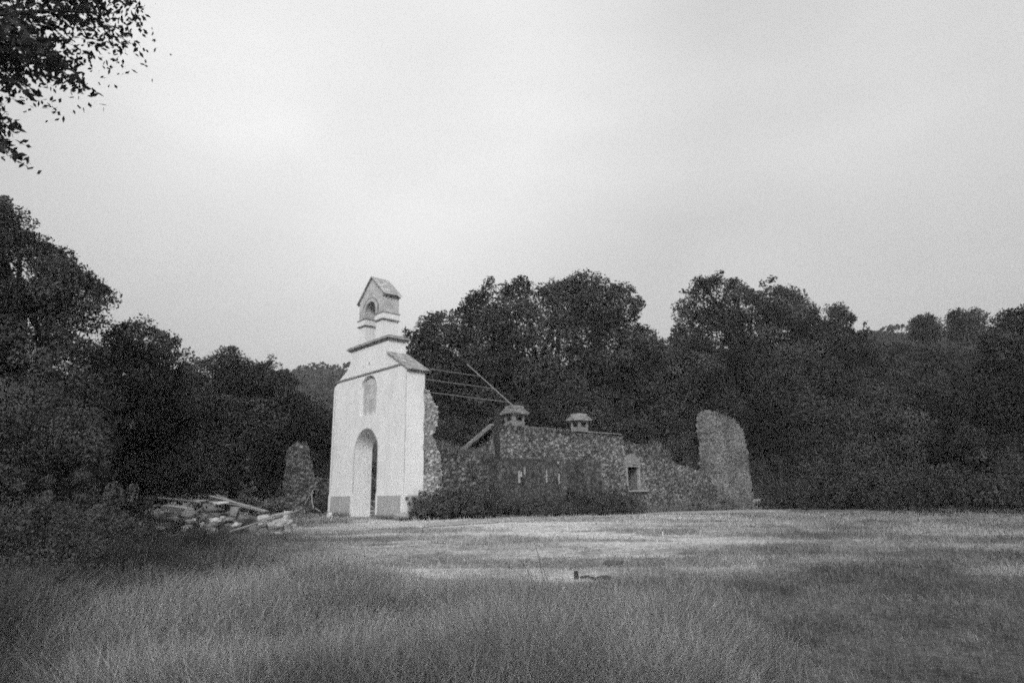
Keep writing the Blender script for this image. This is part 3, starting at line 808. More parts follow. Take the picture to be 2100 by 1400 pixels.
tree("flat-crowned twin-topped tree beside the flat-topped one on the right skyline",
     [(1940, 690), (1944, 648), (1956, 632), (1980, 640), (1992, 630), (2012, 628), (2022, 646), (2020, 690), (1980, 712)], 60, 1.8, 70, 120, .2, .75, 1980, .25, 10, group=G)
tree("large dark tree at the right edge of the picture",
     [(2020, 690), (2036, 655), (2060, 636), (2095, 622), (2150, 612), (2260, 640), (2330, 760), (2320, 1040), (1990, 1040), (1960, 900), (1990, 780)], 34, 3.6, 420, 200, .15, .7, 2090, .35, 14, group=G)
tree("broad tree on the slope under the right skyline trees",
     [(1790, 715), (1835, 705), (1880, 705), (1950, 705), (2030, 700), (2080, 780), (2010, 860), (1880, 880), (1800, 830)], 56, 4.0, 300, 190, .22, .95, 1920, .4, 12, group=G)
tree("low dark tree on the right between the spreading oak and the edge tree",
     [(1700, 960), (1760, 900), (1800, 820), (1880, 790), (1980, 810), (2050, 880), (2070, 1000), (2050, 1040), (1690, 1040)], 40, 3.0, 360, 200, .16, .75, 1880, .35, 14, group=G)
# left side
tree("big near oak climbing the left edge of the picture",
     [(-420, 330), (-150, 340), (-20, 395), (16, 400), (24, 432), (52, 440), (62, 474), (100, 500), (146, 512), (160, 545), (200, 572), (228, 600), (238, 640), (222, 690), (250, 760), (240, 880), (230, 980), (-420, 980)], 17, 2.6, 820, 270, .085, .42, 20, .3, 18, group=G)
tree("dark round-crowned oak right of the big near oak at the left edge",
     [(190, 720), (234, 668), (262, 664), (300, 652), (312, 668), (340, 678), (356, 690), (384, 694), (388, 730), (370, 762), (404, 840), (410, 980), (380, 1010), (230, 1010), (180, 900)], 25, 2.2, 330, 180, .11, .5, 300, .25, 12, group=G)
tree("oak with a tufted skyline between the round-crowned oak and the chapel",
     [(350, 780), (380, 738), (420, 736), (445, 722), (462, 708), (480, 712), (488, 730), (512, 742), (540, 746), (556, 730), (568, 736), (574, 758), (606, 772), (618, 810), (600, 900), (590, 1010), (380, 1010), (360, 900)], 36, 3.0, 380, 190, .15, .65, 480, .3, 14, group=G)
tree("dark tree behind the round-topped pillar and the left edge of the white front",
     [(560, 830), (610, 800), (660, 815), (700, 850), (720, 900), (710, 1010), (560, 1010), (550, 880)], 41, 2.6, 230, 180, .16, .7, 650, .28, 10, group=G)
tree("pale-leaved thicket tree low on the left edge in front of the big near oak",
     [(-350, 800), (-40, 775), (60, 765), (130, 800), (200, 850), (236, 900), (228, 980), (236, 1050), (190, 1090), (-350, 1110)], 13.5, 1.5, 420, 170, .06, .33, 60, .12, 10, name="thicket_tree", m_='leaf_mid', group=G)

# near oak whose branch hangs into the top left corner
e = tag(empty("oak_tree", (-6.6, 5.2, g1(-6.6, 5.2))), "near oak reaching a leafy branch into the top left corner", "tree", G)
def hang(poly, D, n, ls, dn):
    P2 = np.array([at(p[0], p[1], D)[[0, 2]] for p in poly]); lo, hi = P2.min(0), P2.max(0)
    pts = rng.uniform(lo, hi, (n * 16, 2)); pts = pts[in_poly(pts, P2)]
    k = fb2(pts[:, 0], pts[:, 1] , 4.2, 91, 3) + rng.uniform(-.08, .08, len(pts)) > .44
    pts = pts[k][:n]
    C = np.stack([pts[:, 0], D + rng.normal(0, dn, len(pts)), pts[:, 1]], 1)
    cam0 = np.array([0, 0, EYE]); return cam0 + (C - cam0) * (C[:, 1] / D)[:, None]
Hc = np.concatenate([
    hang([(-500, -350), (120, -320), (250, -30), (246, 30), (215, 50), (150, 55), (110, 85), (70, 80), (0, 60), (-300, 60), (-500, -100)], 5.4, 21000, 0, .35),
    hang([(-300, 40), (0, 55), (60, 75), (110, 95), (148, 140), (150, 158), (95, 150), (70, 185), (95, 205), (60, 205), (20, 175), (-40, 160), (-300, 200)], 5.2, 5200, 0, .25),
    hang([(-200, 170), (-10, 190), (8, 235), (0, 280), (40, 318), (36, 328), (-30, 300), (-200, 320)], 5.1, 1100, 0, .15)])
quadmesh("crown", leaf_quads(Hc, .078, .5, .2), rng.uniform(.7, 1.2, len(Hc)), M['leaf'], e)
mb = MB(); tb = np.array([-6.6, 5.2, g1(-6.6, 5.2)])
mb.tube([tb - UZ * .3, tb + UZ * .3, tb + np.array([.15, 0, 2.4]), tb + np.array([.35, .05, 4.6]), tb + np.array([.7, .1, 6.6])], [.36, .28, .23, .2, .15], 12)
st = tb + np.array([.3, .05, 4.2])
def pxp(x, y, D=5.3): return at(x, y, D)
for path_, r_ in (([st, pxp(-180, 60), pxp(-20, 30), pxp(110, 22), pxp(215, 28)], .05), ([tb + np.array([.45, .05, 5.2]), pxp(-200, -160), pxp(0, -90), pxp(130, -50)], .05),
                  ([st, pxp(-160, 150), pxp(-30, 120), pxp(60, 125), pxp(120, 150)], .035), ([st - UZ * .6, pxp(-140, 230), pxp(-40, 240), pxp(10, 300)], .025),
                  ([pxp(-20, 30), pxp(40, 70), pxp(80, 110)], .014), ([pxp(60, 26), pxp(110, 60), pxp(150, 90)], .012), ([pxp(-30, 120), pxp(30, 160), pxp(70, 195)], .012)):
    path_ = [np.asarray(q, float) for q in path_]
    mb.tube(path_, [r_ * (1 - .85 * i / (len(path_) - 1)) for i in range(len(path_))], 6)
mb.build("trunk", M['bark'], e, smooth=True)

# shrubs ------------------------------------------------------------
def bush(label, c, rx, ry, h, ncl, nleaf, ls, m_='leaf_mid', name="shrub", cat="shrub", group=None, tonev=.4, stems=5):
    c = np.array([c[0], c[1], g1(c[0], c[1])])
    e = tag(empty(name, c), label, cat, group)
    th = rng.uniform(0, 2 * math.pi, ncl); r = rng.random(ncl) ** .5; zz = rng.random(ncl)
    prof = np.sqrt(np.clip(1 - (r * .95) ** 2.4, 0, 1)) * (.75 + .5 * rng.random(ncl))
    C = np.stack([c[0] + rx * r * np.cos(th), c[1] + ry * r * np.sin(th), c[2] + h * prof * (1 - zz ** 2 * .8)], 1)
    cr = .16 * (h + .3) * rng.uniform(.6, 1.4, ncl)
    sh_ = rng.random(ncl) < .25
    C[sh_, 2] += h * rng.exponential(.3, sh_.sum()); C[sh_, 0] += rng.normal(0, .25 * rx, sh_.sum()); cr[sh_] *= .45
    lump = fb2(C[:, 0], C[:, 1], 1.3, 111, 3); C[:, 2] = c[2] + (C[:, 2] - c[2]) * (.45 + 1.1 * lump)
    ids = np.repeat(np.arange(ncl), nleaf); v = rng.normal(size=(len(ids), 3)); v /= np.linalg.norm(v, axis=1)[:, None]
    L = C[ids] + v * (rng.random(len(ids)) ** .45)[:, None] * cr[ids][:, None]
    g = gnd(L[:, 0], L[:, 1]); L[:, 2] = np.maximum(L[:, 2], g + .02 + .06 * rng.random(len(L)))
    tn = np.clip((1.35 + (lump - .5) * 1.2 + tonev * (rng.random(ncl) - .5) * 2)[ids] * rng.uniform(.8, 1.2, len(ids)), .2, 3)
    quadmesh("foliage", leaf_quads(L, ls, .55, .2), tn, M[m_], e)
    mb = MB()
    for k in range(stems):
        q = C[rng.integers(ncl)]
        mb.tube([c + np.array([rng.uniform(-.1, .1), rng.uniform(-.1, .1), -.05]), (c + q) / 2 + rng.normal(size=3) * .05, q], [.02, .014, .005], 5)
    mb.build("stem", M['bark'], e)
    return e
GW = "weedy shrubs along the foot of the ruins"
def pa(a, b): return P(a, b, 0)
bush("dark bramble bush against the right corner of the white front", pa(-.5, .75), .75, .55, .75, 120, 70, .06, group=GW)
for lab, a, b, rx, h, m_ in (
    ("ivy-dark shrub under the low weedy wall, next to the corner bramble", -.7, 2.0, .9, .95, 'leaf_mid'),
    ("taller scrub at the joint of the low wall and the streaked grey wall", -.75, 3.5, 1.0, 1.0, 'leaf_mid'),
    ("low scrub under the left end of the streaked grey wall", -1.1, 5.2, 1.0, .62, 'leaf_mid'),
    ("low scrub under the middle of the streaked grey wall", -1.1, 7.0, 1.0, .5, 'leaf_mid'),
    ("darkest round shrub under the right half of the streaked grey wall", -1.2, 8.9, 1.0, .85, 'leaf'),
    ("shrub at the right end of the streaked grey wall", -.9, 10.9, .9, 1.0, 'leaf_mid'),
    ("scrub below and left of the small framed window", -.7, 12.5, .9, .75, 'leaf_mid')):
    bush(lab, pa(a, b), rx, .6, h, 170, 60, .065, m_, group=GW)
bush("thin weeds against the foot of the low sloping wall", pa(-.5, 19.5), 1.6, .4, .5, 90, 45, .07, 'weed', group=GW)
bush("small weeds between the sloping wall and the tall ruined stump", pa(-.5, 22.3), .7, .4, .8, 70, 45, .07, 'weed', group=GW)
bush("weed clump on the ground at the left foot of the round-topped pillar", (PL0[0] - .9, PL0[1] - .6), .9, .5, .6, 90, 50, .06, 'weed', group=GW)
bush("dark scrub in front of the short wall beside the white front", (PL0[0] + 1.5, PL0[1] - .2), .8, .4, .7, 90, 50, .06, 'leaf', group=GW)
bush("small pale round bush in the dark gap behind the timber heap", at(505, 1030, 27.5), .5, .45, .85, 70, 80, .06, 'weed', name="round_bush")
GB = "brambles and scrub on the left bank"
for lab, px, py, D, rx, h, m_ in (
    ("dark bramble mound at the far left edge of the slope", 30, 1130, 10.5, 1.5, 1.05, 'leaf_mid'),
    ("bramble mound beneath the pale-leaved thicket", 150, 1110, 11.5, 1.3, .95, 'leaf_mid'),
    ("dark scrub left of the timber heap", 190, 1085, 13.5, .9, .65, 'leaf'),
    ("low scrub in front of the timber heap's left end", 330, 1130, 12.8, 1.0, .3, 'leaf_mid'),
    ("lowest bramble patch near the lower left corner", -90, 1320, 6.2, .8, .5, 'leaf_mid'),
    ("low scrub below the bramble mounds on the left slope", 170, 1190, 9.2, .9, .38, 'leaf_mid'),
    ("dark scrub hugging the slope under the bramble mounds", 60, 1200, 8.6, 1.0, .7, 'leaf'),
    ("tall bramble thicket against the left edge, nearest of the bank", -60, 1200, 7.6, 1.25, 1.25, 'leaf_mid'),
    ("dark bramble lobe spilling down the slope below the tall thicket", 10, 1270, 6.7, .8, .55, 'leaf'),
    ("rounded bramble lobe between the tall thicket and the timber heap", 195, 1150, 10.6, 1.0, .42, 'leaf')):
    p = at(px, py, D)
    bush(lab, p, rx, rx * .7, h, 260, 120, .042, m_, group=GB)
for lab, px, py, rx, h, m_ in (
    ("nearest low bramble by the lower left corner", -60, 1350, .55, .38, 'leaf_mid'),
    ("low dark bramble just inside the left edge above the lower left corner", 40, 1300, .6, .45, 'leaf'),
    ("low bramble on the left slope where dark scrub meets pale grass", 130, 1262, .6, .36, 'leaf_mid'),
    ("dark low bramble halfway down the edge of the left scrub", 205, 1222, .65, .36, 'leaf_mid'),
    ("small bramble at the grass edge below the tall scrub", 275, 1190, .6, .25, 'leaf_mid'),
    ("sprawling dark bramble filling the left edge of the slope", 0, 1225, .9, .75, 'leaf'),
    ):
    p = hit(px, py); bush(lab, p, rx, rx * .8, h, 240, 110, .036, m_, group=GB)
# undergrowth rows closing the foot of the wood (not countable)
def undergrowth(lines, n, nleaf, ls, hmax, name="undergrowth"):
    C = []; H = []
    for (x0, y0, x1, y1, wd, h) in lines:
        k = int(n * math.hypot(x1 - x0, y1 - y0) / 20)
        t = rng.random(k); x = x0 + (x1 - x0) * t + rng.normal(0, wd, k); y = y0 + (y1 - y0) * t + rng.normal(0, wd, k)
        top = h * (.45 + .9 * fb2(x, y, .35, 61, 3))
        C.append(np.stack([x, y, gnd(x, y) + top * rng.random(k) ** .8], 1)); H.append(top)
    C = np.concatenate(C); ids = np.repeat(np.arange(len(C)), nleaf)
    v = rng.normal(size=(len(ids), 3)); v /= np.linalg.norm(v, axis=1)[:, None]
    L = C[ids] + v * (rng.random(len(ids)) ** .45)[:, None] * .42
    L[:, 2] = np.maximum(L[:, 2], gnd(L[:, 0], L[:, 1]) + .03)
    o = quadmesh(name, leaf_quads(L, ls, .6, .3), np.clip(rng.uniform(.6, 1.3, len(C))[ids] * rng.uniform(.7, 1.3, len(L)), .2, 2), M['leaf'])
    return tag(o, "dark undergrowth of leaves filling the foot of the wood all round the clearing", "undergrowth", kind='stuff')
undergrowth([(20, 25.5, 30, 27, .9, 2.0), (17.5, 29, 23, 28, 1.0, 2.2), (16.5, 34.5, 24, 33, 1.2, 2.6), (16.6, 41.5, 19, 39.5, .4, 1.6), (18, 43.5, 25, 41.5, .5, 1.3), (17.5, 39, 24, 37, .4, .9), (18.5, 40, 30, 38, 1.4, 3.2), (18.5, 45, 38, 44, 1.4, 4), (13, 47, 26, 50, 1.5, 4),
             (-17, 38, -5, 40, 1.2, 3.0), (-19, 30, -12, 34, 1.0, 2.6), (-21, 24, -14, 27, 1.0, 2.4), (-16, 18, -12.5, 20, .6, 1.2), (-5, 44, 12, 46, 1.5, 3)], 300, 42, .15, 3)

# far wooded hills ----------------------------------------------------
def hill_mesh():
    # ridge lines, given as (pixel on the skyline) at a distance of 170-260 m
    def R(name, sky_, D, back):
        xs = np.linspace(sky_[0][0], sky_[-1][0], 160)
        ys = np.interp(xs, [s[0] for s in sky_], [s[1] for s in sky_])
        rows = 26; V = []
        for j in range(rows + 1):
            t = j / rows
            for x, y in zip(xs, ys):
                top = at(x, y, D)
                yy = D - back * (1 - t) ** 1.0
                zt = 0.2 + (top[2] - .2) * (t ** .8)
                V.append((top[0], yy, zt - (0 if j < rows else 0)))
        V = np.array(V); V[:, 2] -= 1.6; V[:, 2] += (fbm(V * .05, 5, 3) - .5) * 4 * np.clip(V[:, 2] / 10, 0, 1)
        # back side
        B = V[-160:].copy(); B[:, 1] += back; B[:, 2] = -2
        V = np.concatenate([V, B]); n = 160
        Fc = [(j * n + i, j * n + i + 1, (j + 1) * n + i + 1, (j + 1) * n + i) for j in range(rows + 1) for i in range(n - 1)]
        mb = MB(); mb.add(V, Fc, 1.0); o = mb.build(name, M['hill'], smooth=True); tag(o, kind='structure')
        return V[:rows * n + n]
    a = R("hill", [(-500, 800), (200, 775), (520, 765), (620, 752), (660, 745), (720, 744), (800, 735), (900, 745), (1050, 750), (1300, 720)], 190, 90)
    b = R("hill", [(1250, 740), (1500, 715), (1700, 690), (1790, 681), (1830, 678), (1850, 684), (1900, 684), (2100, 650), (2600, 640)], 150, 70)
    S = np.concatenate([a, b])
    S = S[rng.integers(0, len(S), 9000)] + rng.normal(0, 1, (9000, 3)) * np.array([1.5, 3, .2])
    ids = np.repeat(np.arange(len(S)), 22); v = rng.normal(size=(len(ids), 3)); v /= np.linalg.norm(v, axis=1)[:, None]
    v[:, 2] = np.abs(v[:, 2]) * .8
    rad = rng.uniform(.9, 1.9, len(S))[ids][:, None]
    L = S[ids] + v * rad
    tn = rng.uniform(.6, 1.35, len(S))[ids] * rng.uniform(.75, 1.25, len(ids))
    tag(quadmesh("forest", leaf_quads(L, .9, .8, .6), tn, M['leaf']), "far-off wood covering the hills behind the clearing", "forest", kind='stuff')
hill_mesh()

# ------------------------------------------------------------------ grass
def scatter(n, d0, d1, umax=.9, power=1.0):
    d = d0 + (d1 - d0) * rng.random(n) ** power; u = rng.uniform(-umax, umax, n)
    return u * d, d
def grass_field():
    parts = []
    # near tall dry grass
    x, y = scatter(520000, 4.8, 13.5, .92, 1.15)
    tall, pale, dark = zones(x, y)
    cl_ = fb2(x, y, 1.1, 81, 3)
    keep = rng.random(len(x)) < np.clip((.12 + .95 * tall) * (.35 + 1.3 * cl_), 0, 1)
    x, y, tall, dark, cl_ = x[keep], y[keep], tall[keep], dark[keep], cl_[keep]
    hh = (.08 + .42 * tall * (.35 + 1.25 * cl_)) * rng.uniform(.55, 1.35, len(x))
    hh *= 1 + .5 * dark
    tn = tone_of(x, y) * (.55 + 2.1 * rng.random(len(x)) ** 2.2)
    parts.append((x, y, hh, rng.uniform(.1, .8, len(x)), .0011 + .00045 * y, tn))
    # short turf over the rest
    x, y = scatter(260000, 5.5, 31, .9, .8)
    tall, pale, dark = zones(x, y)
    cl_ = fb2(x, y, .9, 83, 3)
    keep = rng.random(len(x)) < np.clip((1 - .9 * np.clip(pale, 0, 1)) * (.4 + cl_), .05, 1)
    keep &= ~((x * .0 + (x - CX) * BD[0] + (y - CY) * BD[1] > -.1) & ((x - CX) * FD[0] + (y - CY) * FD[1] > -.3) & (y > 23.5))
    x, y, cl_, dark = x[keep], y[keep], cl_[keep], dark[keep]
    hh = (.045 + .11 * cl_) * rng.uniform(.5, 1.5, len(x)) * (1 + 1.3 * dark)
    parts.append((x, y, hh, rng.uniform(.2, 1.0, len(x)), .0014 + .0006 * y, tone_of(x, y) * rng.uniform(.55, 1.5, len(x))))
    x, y, hh, ln, wd, tn = [np.concatenate([p[i] for p in parts]) for i in range(6)]
    B = np.stack([x, y, gnd(x, y) - .01], 1)
    o = blades(B, hh, ln, wd, np.clip(tn, .1, 3.2), M['grass'], "grass")
    tag(o, "dry meadow grass, tall in front and short towards the ruins", "grass", kind='stuff')
grass_field()
def weed_bank():
    x, y = scatter(320000, 5.2, 17, .95, .9)
    t_, p_, d_ = zones(x, y); c_ = fb2(x, y, 1.4, 121, 3)
    k = (y < 14.5) & (rng.random(len(x)) < np.clip((d_ - .2) * 1.6, 0, 1) * np.clip((c_ - .3) * 4, 0, 1))
    x, y, c_ = x[k], y[k], c_[k]
    B = np.stack([x, y, gnd(x, y)], 1)
    o = blades(B, (.25 + .75 * c_) * rng.uniform(.4, 1.2, len(x)), rng.uniform(.2, .9, len(x)), .002 + .0008 * y, np.clip(tone_of(x, y) * rng.uniform(.4, 1.2, len(x)), .12, 2), M['weed'], "weeds")
    tag(o, "tall dark weeds and nettles covering the left bank down to the lower left corner", "weeds", kind='stuff')
weed_bank()
def crest_tufts(pts, h, n, spread, parent, tone=1.0, wd=.02):
    pts = np.asarray(pts, float); k = rng.integers(0, len(pts), n)
    B = pts[k] + rng.normal(0, 1, (n, 3)) * np.array([spread, spread, .02])
    return blades(B, h * rng.uniform(.4, 1.4, n), rng.uniform(.2, .9, n), np.full(n, wd), rng.uniform(.5, 1.5, n) * tone, M['grass'], "grass_tuft", parent)
# weeds rooted in crests of the masonry
L_ = [P(.3, s, p_low(s) + .02) for s in np.linspace(1.5, 4.6, 80)]
crest_tufts(L_, .38, 1600, .14, low, .8)
L_ = [P(.6, s, z) for z, s in [(6.1, 23.6), (6.1, 24.0), (6.0, 24.5), (5.9, 25.0), (5.7, 25.6), (5.45, 26.2), (5.1, 26.5)]]
L2 = []
for i in range(len(L_) - 1):
    for t in np.linspace(0, 1, 12): L2.append(L_[i] * (1 - t) + L_[i + 1] * t)
crest_tufts(L2, .3, 1500, .3, pier, .9)
crest_tufts([P(.4, s, z - .05) for s, z in [(17.3, 3.7), (17.6, 3.5), (17.9, 3.1), (17.0, 3.86), (16.6, 3.9), (17.8, 3.3)]], .42, 500, .16, ax, .8)
crest_tufts([P(-.15, s, .42) for s in np.linspace(12, 22, 100)], .3, 2200, .16, rw, .8)

x_ = [P(a, -.12, g1(*P(a, -.12, 0)[:2])) for a in np.linspace(-.3, W + .2, 90) if not 2.0 < a < 4.0]
o = crest_tufts(x_, .17, 1500, .09, None, .8, .012); o.name = "weeds"
tag(o, "thin dry weeds growing along the foot of the white chapel front", "weeds", kind='stuff')

# ------------------------------------------------------------------ timber and stone heaps
def pole(label, p0, p1, r=.04, tone=1.0, group="loose poles and boards of the timber heap", flat=False, name="timber_pole", m_='pale_wood'):
    mb = MB(); p0 = np.asarray(p0, float); p1 = np.asarray(p1, float)
    if flat:
        d = p1 - p0; s = np.cross(d, UZ); s = s / np.linalg.norm(s)
        mb.box(p0 - s * r * 1.8, d, s * r * 3.6, UZ * r * .7, tone, .004)
    else:
        md = (p0 + p1) / 2 + rng.normal(size=3) * .02
        mb.tube([p0, md, p1], [r, r * .95, r * .8], 8, tone)
    return tag(mb.build(name, M[m_], bevel=.004 if flat else 0), label, "board" if flat else "pole", group)
def rock(label, c, r, sx=1, sy=1, sz=.8, seed=0, m_='rock', tone=1.0, group=None, name="stone_block", rz=0):
    """angular broken block: hull of jittered points, roughened"""
    import bmesh
    rg = np.random.default_rng(seed + 100)
    pts = rg.normal(size=(16, 3)); pts /= np.linalg.norm(pts, axis=1)[:, None]
    pts = np.sign(pts) * np.abs(pts) ** .7 * rg.uniform(.8, 1.1, (16, 1))
    bm = bmesh.new()
    for p in pts: bm.verts.new(p)
    bmesh.ops.convex_hull(bm, input=bm.verts[:])
    bmesh.ops.delete(bm, geom=[v for v in bm.verts if not v.link_faces], context='VERTS')
    bmesh.ops.subdivide_edges(bm, edges=bm.edges[:], cuts=3, use_grid_fill=True)
    bmesh.ops.triangulate(bm, faces=bm.faces[:])
    bm.verts.ensure_lookup_table(); bm.verts.index_update()
    v = np.array([q.co[:] for q in bm.verts]); f = [tuple(q.index for q in fc.verts) for fc in bm.faces]; bm.free()
    v = v * (1 + (fbm(v * 2.6 + seed, seed, 4)[:, None] - .5) * .35)
    tn = tone * (.75 + .5 * fbm(v * 1.5 + 9 + seed, seed + 3, 3))
    v = v * np.array([sx, sy, sz]) * r
    c_, s_ = math.cos(rz), math.sin(rz); v = np.stack([v[:, 0] * c_ - v[:, 1] * s_, v[:, 0] * s_ + v[:, 1] * c_, v[:, 2]], 1)
    mb = MB(); mb.add(v + np.asarray(c), f, tn)
    return tag(mb.build(name, M[m_], smooth=False), label, "stone", group)
GS = "pale stones and blocks of the two heaps"
HD = 20.5
def hp(px, py, D=HD): return at(px, py, D)
# earth and rubble body of the left heap (one mass)
def mound(name, label, c, rx, ry, h, m_, tone, seed, cat, squ=1.0, hollow=0):
    n = 70; V = []; 
    U, Vv = np.meshgrid(np.linspace(-1, 1, n), np.linspace(-1, 1, n)); U = U.ravel(); Vv = Vv.ravel()
    r = np.sqrt(U ** 2 + Vv ** 2)
    x = c[0] + U * rx; y = c[1] + Vv * ry
    hh = h * np.clip(1 - r ** 3, 0, 1) ** squ
    p3 = np.stack([x * 2.2, y * 2.2, hh * 0], 1)
    f1, f2, cid = worley(p3 * 1.5, seed)
    hh = hh * (.75 + .5 * fbm(p3, seed, 4)) + np.clip(1 - r, 0, 1) * .22 * h * cid
    z = gnd(x, y) + hh - .06 * (r > .95)
    idx = np.arange(n * n).reshape(n, n)
    Fc = np.stack([idx[:-1, :-1].ravel(), idx[:-1, 1:].ravel(), idx[1:, 1:].ravel(), idx[1:, :-1].ravel()], 1)
    mb = MB(); mb.add(np.stack([x, y, z], 1), Fc.tolist(), tone * (.5 + 1.2 * cid))
    return tag(mb.build(name, M[m_]), label, cat)
pL = hp(440, 1060, 20.5)
mound("rubble_heap", "long low heap of earth and broken stone under the loose poles", (pL[0] - .1, pL[1] + .2), 1.9, 1.0, .5, 'ground', .8, 3, "heap")
def onG(px, py, D, dz=0): p = at(px, py, D); return p + UZ * dz
for lab, px, py, D, r_, sx, sz, tn_ in (
    ("broad pale block at the left end of the timber heap", 362, 1046, 19.8, .36, 1.2, .75, .75),
    ("flat pale stone sloping off the left end of the timber heap", 330, 1054, 19.5, .22, 1.5, .5, .6),
    ("pale block just below the broad one at the left end of the timber heap", 385, 1052, 19.6, .2, .9, .9, .6),
    ("grey stone low at the foot of the broad pale block", 350, 1066, 19.2, .17, 1.3, .6, .45),
    ("pale slab lying on top in the middle of the timber heap", 448, 1031, 19.9, .22, 1.6, .28, .85),
    ("long flat pale stone bedded beside the top slab", 415, 1027, 20.2, .17, 1.7, .3, .7),
    ("grey block right of the dark hollow in the timber heap", 485, 1050, 19.7, .24, .75, 1.0, .35),
    ("small grey stone at the foot of the block by the dark hollow", 470, 1066, 19.3, .14, 1.2, .7, .35),
    ("largest white stone of the small heap left of the door", 568, 1073, 18.0, .27, 1.1, .72, .9),
    ("jagged white stone on top of the small heap", 588, 1057, 18.1, .13, .8, 1.2, .95),
    ("white stone at the left of the small heap, under the lying pole", 543, 1061, 18.3, .15, 1.4, .6, .9),
    ("pale stone at the right end of the small heap", 593, 1078, 18.0, .15, .8, 1.1, .7),
    ("dull stone at the left foot of the small heap", 540, 1080, 18.0, .14, 1.2, .7, .5),
    ("flat white flake on the grass just below the small heap", 571, 1092, 17.2, .10, 1.9, .3, .8),
    ("flat pale stone low in the grass in front of the timber heap", 432, 1085, 17.6, .10, 1.8, .35, .55)):
    c_ = onG(px, py, D); c_[2] = max(c_[2], g1(c_[0], c_[1]) + r_ * sz * .35)
    rock(lab, c_, r_, sx, .9, sz, px, tone=tn_, group=GS)
rock("small pale rubble stone at the foot of the white front's left corner", onG(677, 1056, 26.6), .2, .8, .8, .7, 12, group=GS, tone=.9)
rock("weathered rubble stone spilling from the white front's right corner", onG(822, 1056, 23.4), .26, 1.3, .8, .6, 13, group=GS, tone=.55)
rock("thin white stone lying alone in the pale middle of the clearing", onG(981, 1152.5, 13.3), .055, 2.6, 1.0, .28, 14, name="flat_stone", group=GS)
rock("thin white stone half sunk left of the one lying in mid clearing", onG(927, 1155.5, 13.1), .045, 2.4, 1.0, .25, 15, name="flat_stone", group=GS)
rock("small white stone on the edge of the pale strip in front of the door", onG(928, 1108, 16.6), .05, 1.6, 1.0, .6, 16, name="flat_stone", group=GS)
for k in range(26):
    px_ = rng.uniform(318, 505) if k < 20 else rng.uniform(540, 604); py_ = rng.uniform(1040, 1078) if k < 20 else rng.uniform(1062, 1090)
    D_ = (20.2 - (py_ - 1040) * .03) if k < 20 else 17.9
    c_ = onG(px_, py_, D_); r_ = rng.uniform(.06, .15); c_[2] = max(g1(c_[0], c_[1]) + r_ * .3, c_[2] - .1)
    rock("small broken stone among the rubble " + ("of the long timber heap" if k < 20 else "of the small white heap by the door"), c_, r_, rng.uniform(.8, 1.6), 1, rng.uniform(.5, .9), 200 + k, tone=rng.uniform(.4, 1.0),
         group="small stones of the timber heap" if k < 20 else "small stones of the white heap", name="rubble_stone")
GP = "loose poles and boards of the timber heap"
pole("long pale pole jutting out of the top left of the timber heap", hp(324, 1021, 20.3), hp(430, 1030, 20.3), .035, .75, GP)
pole("pole leaning along the heap's crest, continuing right from the pale slab", hp(395, 1024, 20.6), hp(500, 1036, 20.0), .028, .7, GP)
pole("upper of two crossed boards sloping down to the right end of the timber heap", hp(432, 1017, 20.6), hp(548, 1048, 19.6), .035, .8, GP, True, "timber_board")
pole("lower of two crossed boards sloping down to the right end of the timber heap", hp(444, 1015, 20.9), hp(536, 1052, 19.4), .03, .6, GP, True, "timber_board")
pole("short board lying under the crossed boards on the heap's right flank", hp(487, 1036, 19.9), hp(542, 1050, 19.3), .03, .55, GP, True, "timber_board")
pole("dark stick leaning in the hollow of the timber heap", hp(390, 1060, 19.4), hp(422, 1034, 19.8), .022, .45, GP)
pole("long thin pole slanting up to the right across the small stone heap", hp(468, 1091, 17.5), hp(613, 1046, 17.9), .024, .75, GP)
pole("short pale pole resting just above the long slanting pole", hp(530, 1066, 17.9), hp(600, 1048, 18.1), .03, 1.1, GP)
GT = "bare sticks by the pillar"
pole("pale curved stick standing upright by the short wall", hp(639, 1013, 27.5), hp(643, 1043, 27.5), .022, 1.0, GT, name="bare_stick")
pole("thin stick leaning against the upright stick", hp(624, 1034, 27.3), hp(645, 1001, 27.8), .016, .6, GT, name="bare_stick")
pole("short stick lying at the foot of the upright stick", hp(647, 1042, 27.2), hp(657, 1048, 27.0), .018, .9, GT, name="bare_stick")

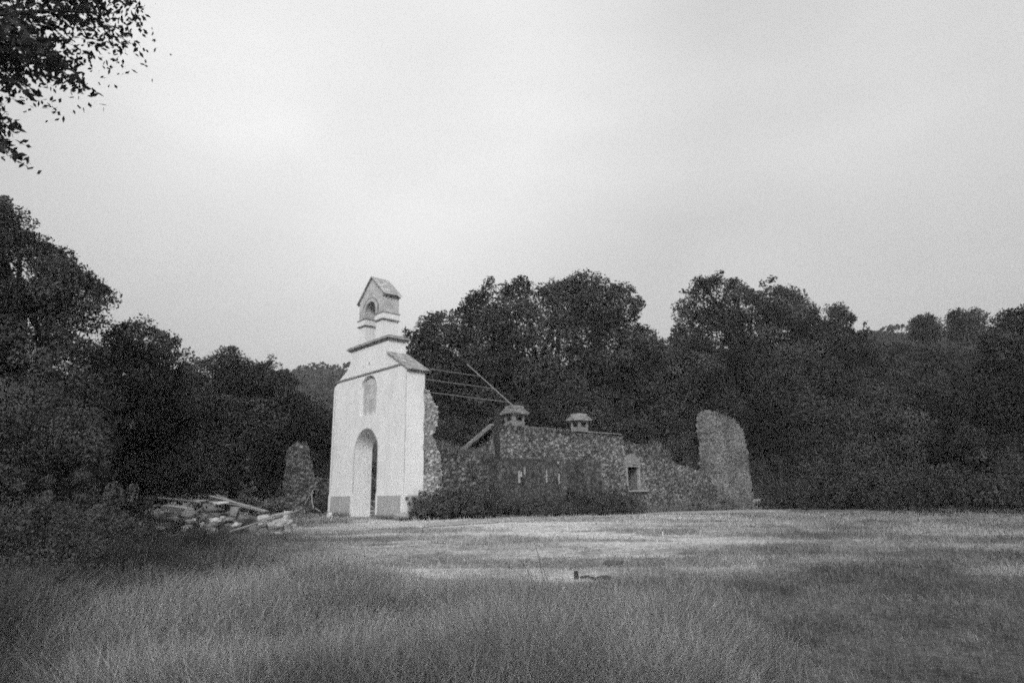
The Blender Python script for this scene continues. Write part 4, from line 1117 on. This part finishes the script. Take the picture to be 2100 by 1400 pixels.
# small dark stump post and stick in mid clearing, dead weed stalks
p = hit(1182, 1188)
mb = MB(); mb.tube([p - UZ * .08, p + UZ * .05, p + UZ * .13], [.045, .04, .036], 9, .6); mb.build("stump_post", M['bark'])
tag(bpy.data.objects["stump_post"], "small dark wooden stump sticking up from the clearing", "stump")
p2 = hit(1225, 1190); pole("dark stick lying on the ground right of the small stump", p + np.array([.06, -.05, .03]), p2 + UZ * .03, .02, .7, "sticks lying in the clearing", name="fallen_stick", m_='bark')
rock("dark tussock of earth at the far end of the lying stick", hit(1235, 1188) + UZ * .02, .09, 1.7, 1, .5, 20, m_='weed', tone=.6, name="earth_clod")
rock("low dark tussock with pale earth in the middle of the clearing", hit(1262, 1157) + UZ * .02, .13, 2.4, 1.2, .5, 21, m_='weed', tone=.8, name="earth_clod")
def stalk(label, root_px, tips, D, group="dead weed stalks"):
    r = hit(*root_px) ; r = np.array([r[0], r[1], r[2]])
    mb = MB()
    for path_ in tips:
        pts = [at(x, y, r[1] + dd) for x, y, dd in path_]
        if pts[0][2] > r[2] + .05: pts = [r] + pts
        mb.tube(pts, [.006 * (1 - .6 * i / len(pts)) + .001 for i in range(len(pts))], 5, .35)
        q = pts[-1]
        for k in range(5):
            f = rng.uniform(.4, 1); j = min(int(f * (len(pts) - 1)), len(pts) - 2); c = pts[j] + (pts[j + 1] - pts[j]) * rng.random()
            mb.tube([c, c + np.array([rng.uniform(-.05, .05), rng.uniform(-.04, .04), rng.uniform(.02, .07)])], [.003, .001], 4, .35)
    return tag(mb.build("weed_stalk", M['bark']), label, "weed", group)
stalk("tallest dead weed stalk, thin and leaning left over the pale clearing", (1122, 1208), [[(1112, 1180, 0), (1105, 1140, 0), (1096, 1112, 0)]], 0)
stalk("forked dead weed leaning left just beside the tallest stalk", (1094, 1216), [[(1078, 1190, 0), (1060, 1172, 0), (1040, 1160, 0)], [(1090, 1190, 0), (1082, 1168, 0), (1070, 1152, 0)]], 0)
stalk("short dead weed standing right of the tallest stalk's foot", (1128, 1204), [[(1122, 1186, 0), (1114, 1165, 0)]], 0)
# flattened pale tussock in the tall grass
p = hit(1300, 1325)
n = 5000; B = np.stack([p[0] + rng.normal(0, .42, n), p[1] + rng.normal(0, .16, n), np.zeros(n)], 1); B[:, 2] = gnd(B[:, 0], B[:, 1]) + .12 * np.exp(-((B[:, 0] - p[0]) / .5) ** 2)
o = blades(B, rng.uniform(.06, .2, n), rng.uniform(.6, 1.4, n), np.full(n, .005), rng.uniform(.7, 1.6, n), M['grass'], "grass_tussock")
tag(o, "pale flattened tussock in the tall grass at lower right of centre", "tussock")

# ------------------------------------------------------------------ air
mb = MB(); mb.box((-440, -160, -3.2), (900, 0, 0), (0, 600, 0), (0, 0, 58))
hm = bpy.data.materials.new("haze"); hm.use_nodes = True; t = hm.node_tree
t.nodes.remove(t.nodes["Principled BSDF"])
pv = t.nodes.new("ShaderNodeVolumePrincipled"); pv.inputs['Density'].default_value = .0010; pv.inputs['Color'].default_value = (.8, .8, .8, 1)
t.links.new(pv.outputs[0], t.nodes["Material Output"].inputs['Volume'])
hz = mb.build("haze", hm); hz.data.attributes.remove(hz.data.attributes["tone"]); tag(hz, "thin even evening haze filling the air over the clearing and the hills", "haze", kind='stuff')
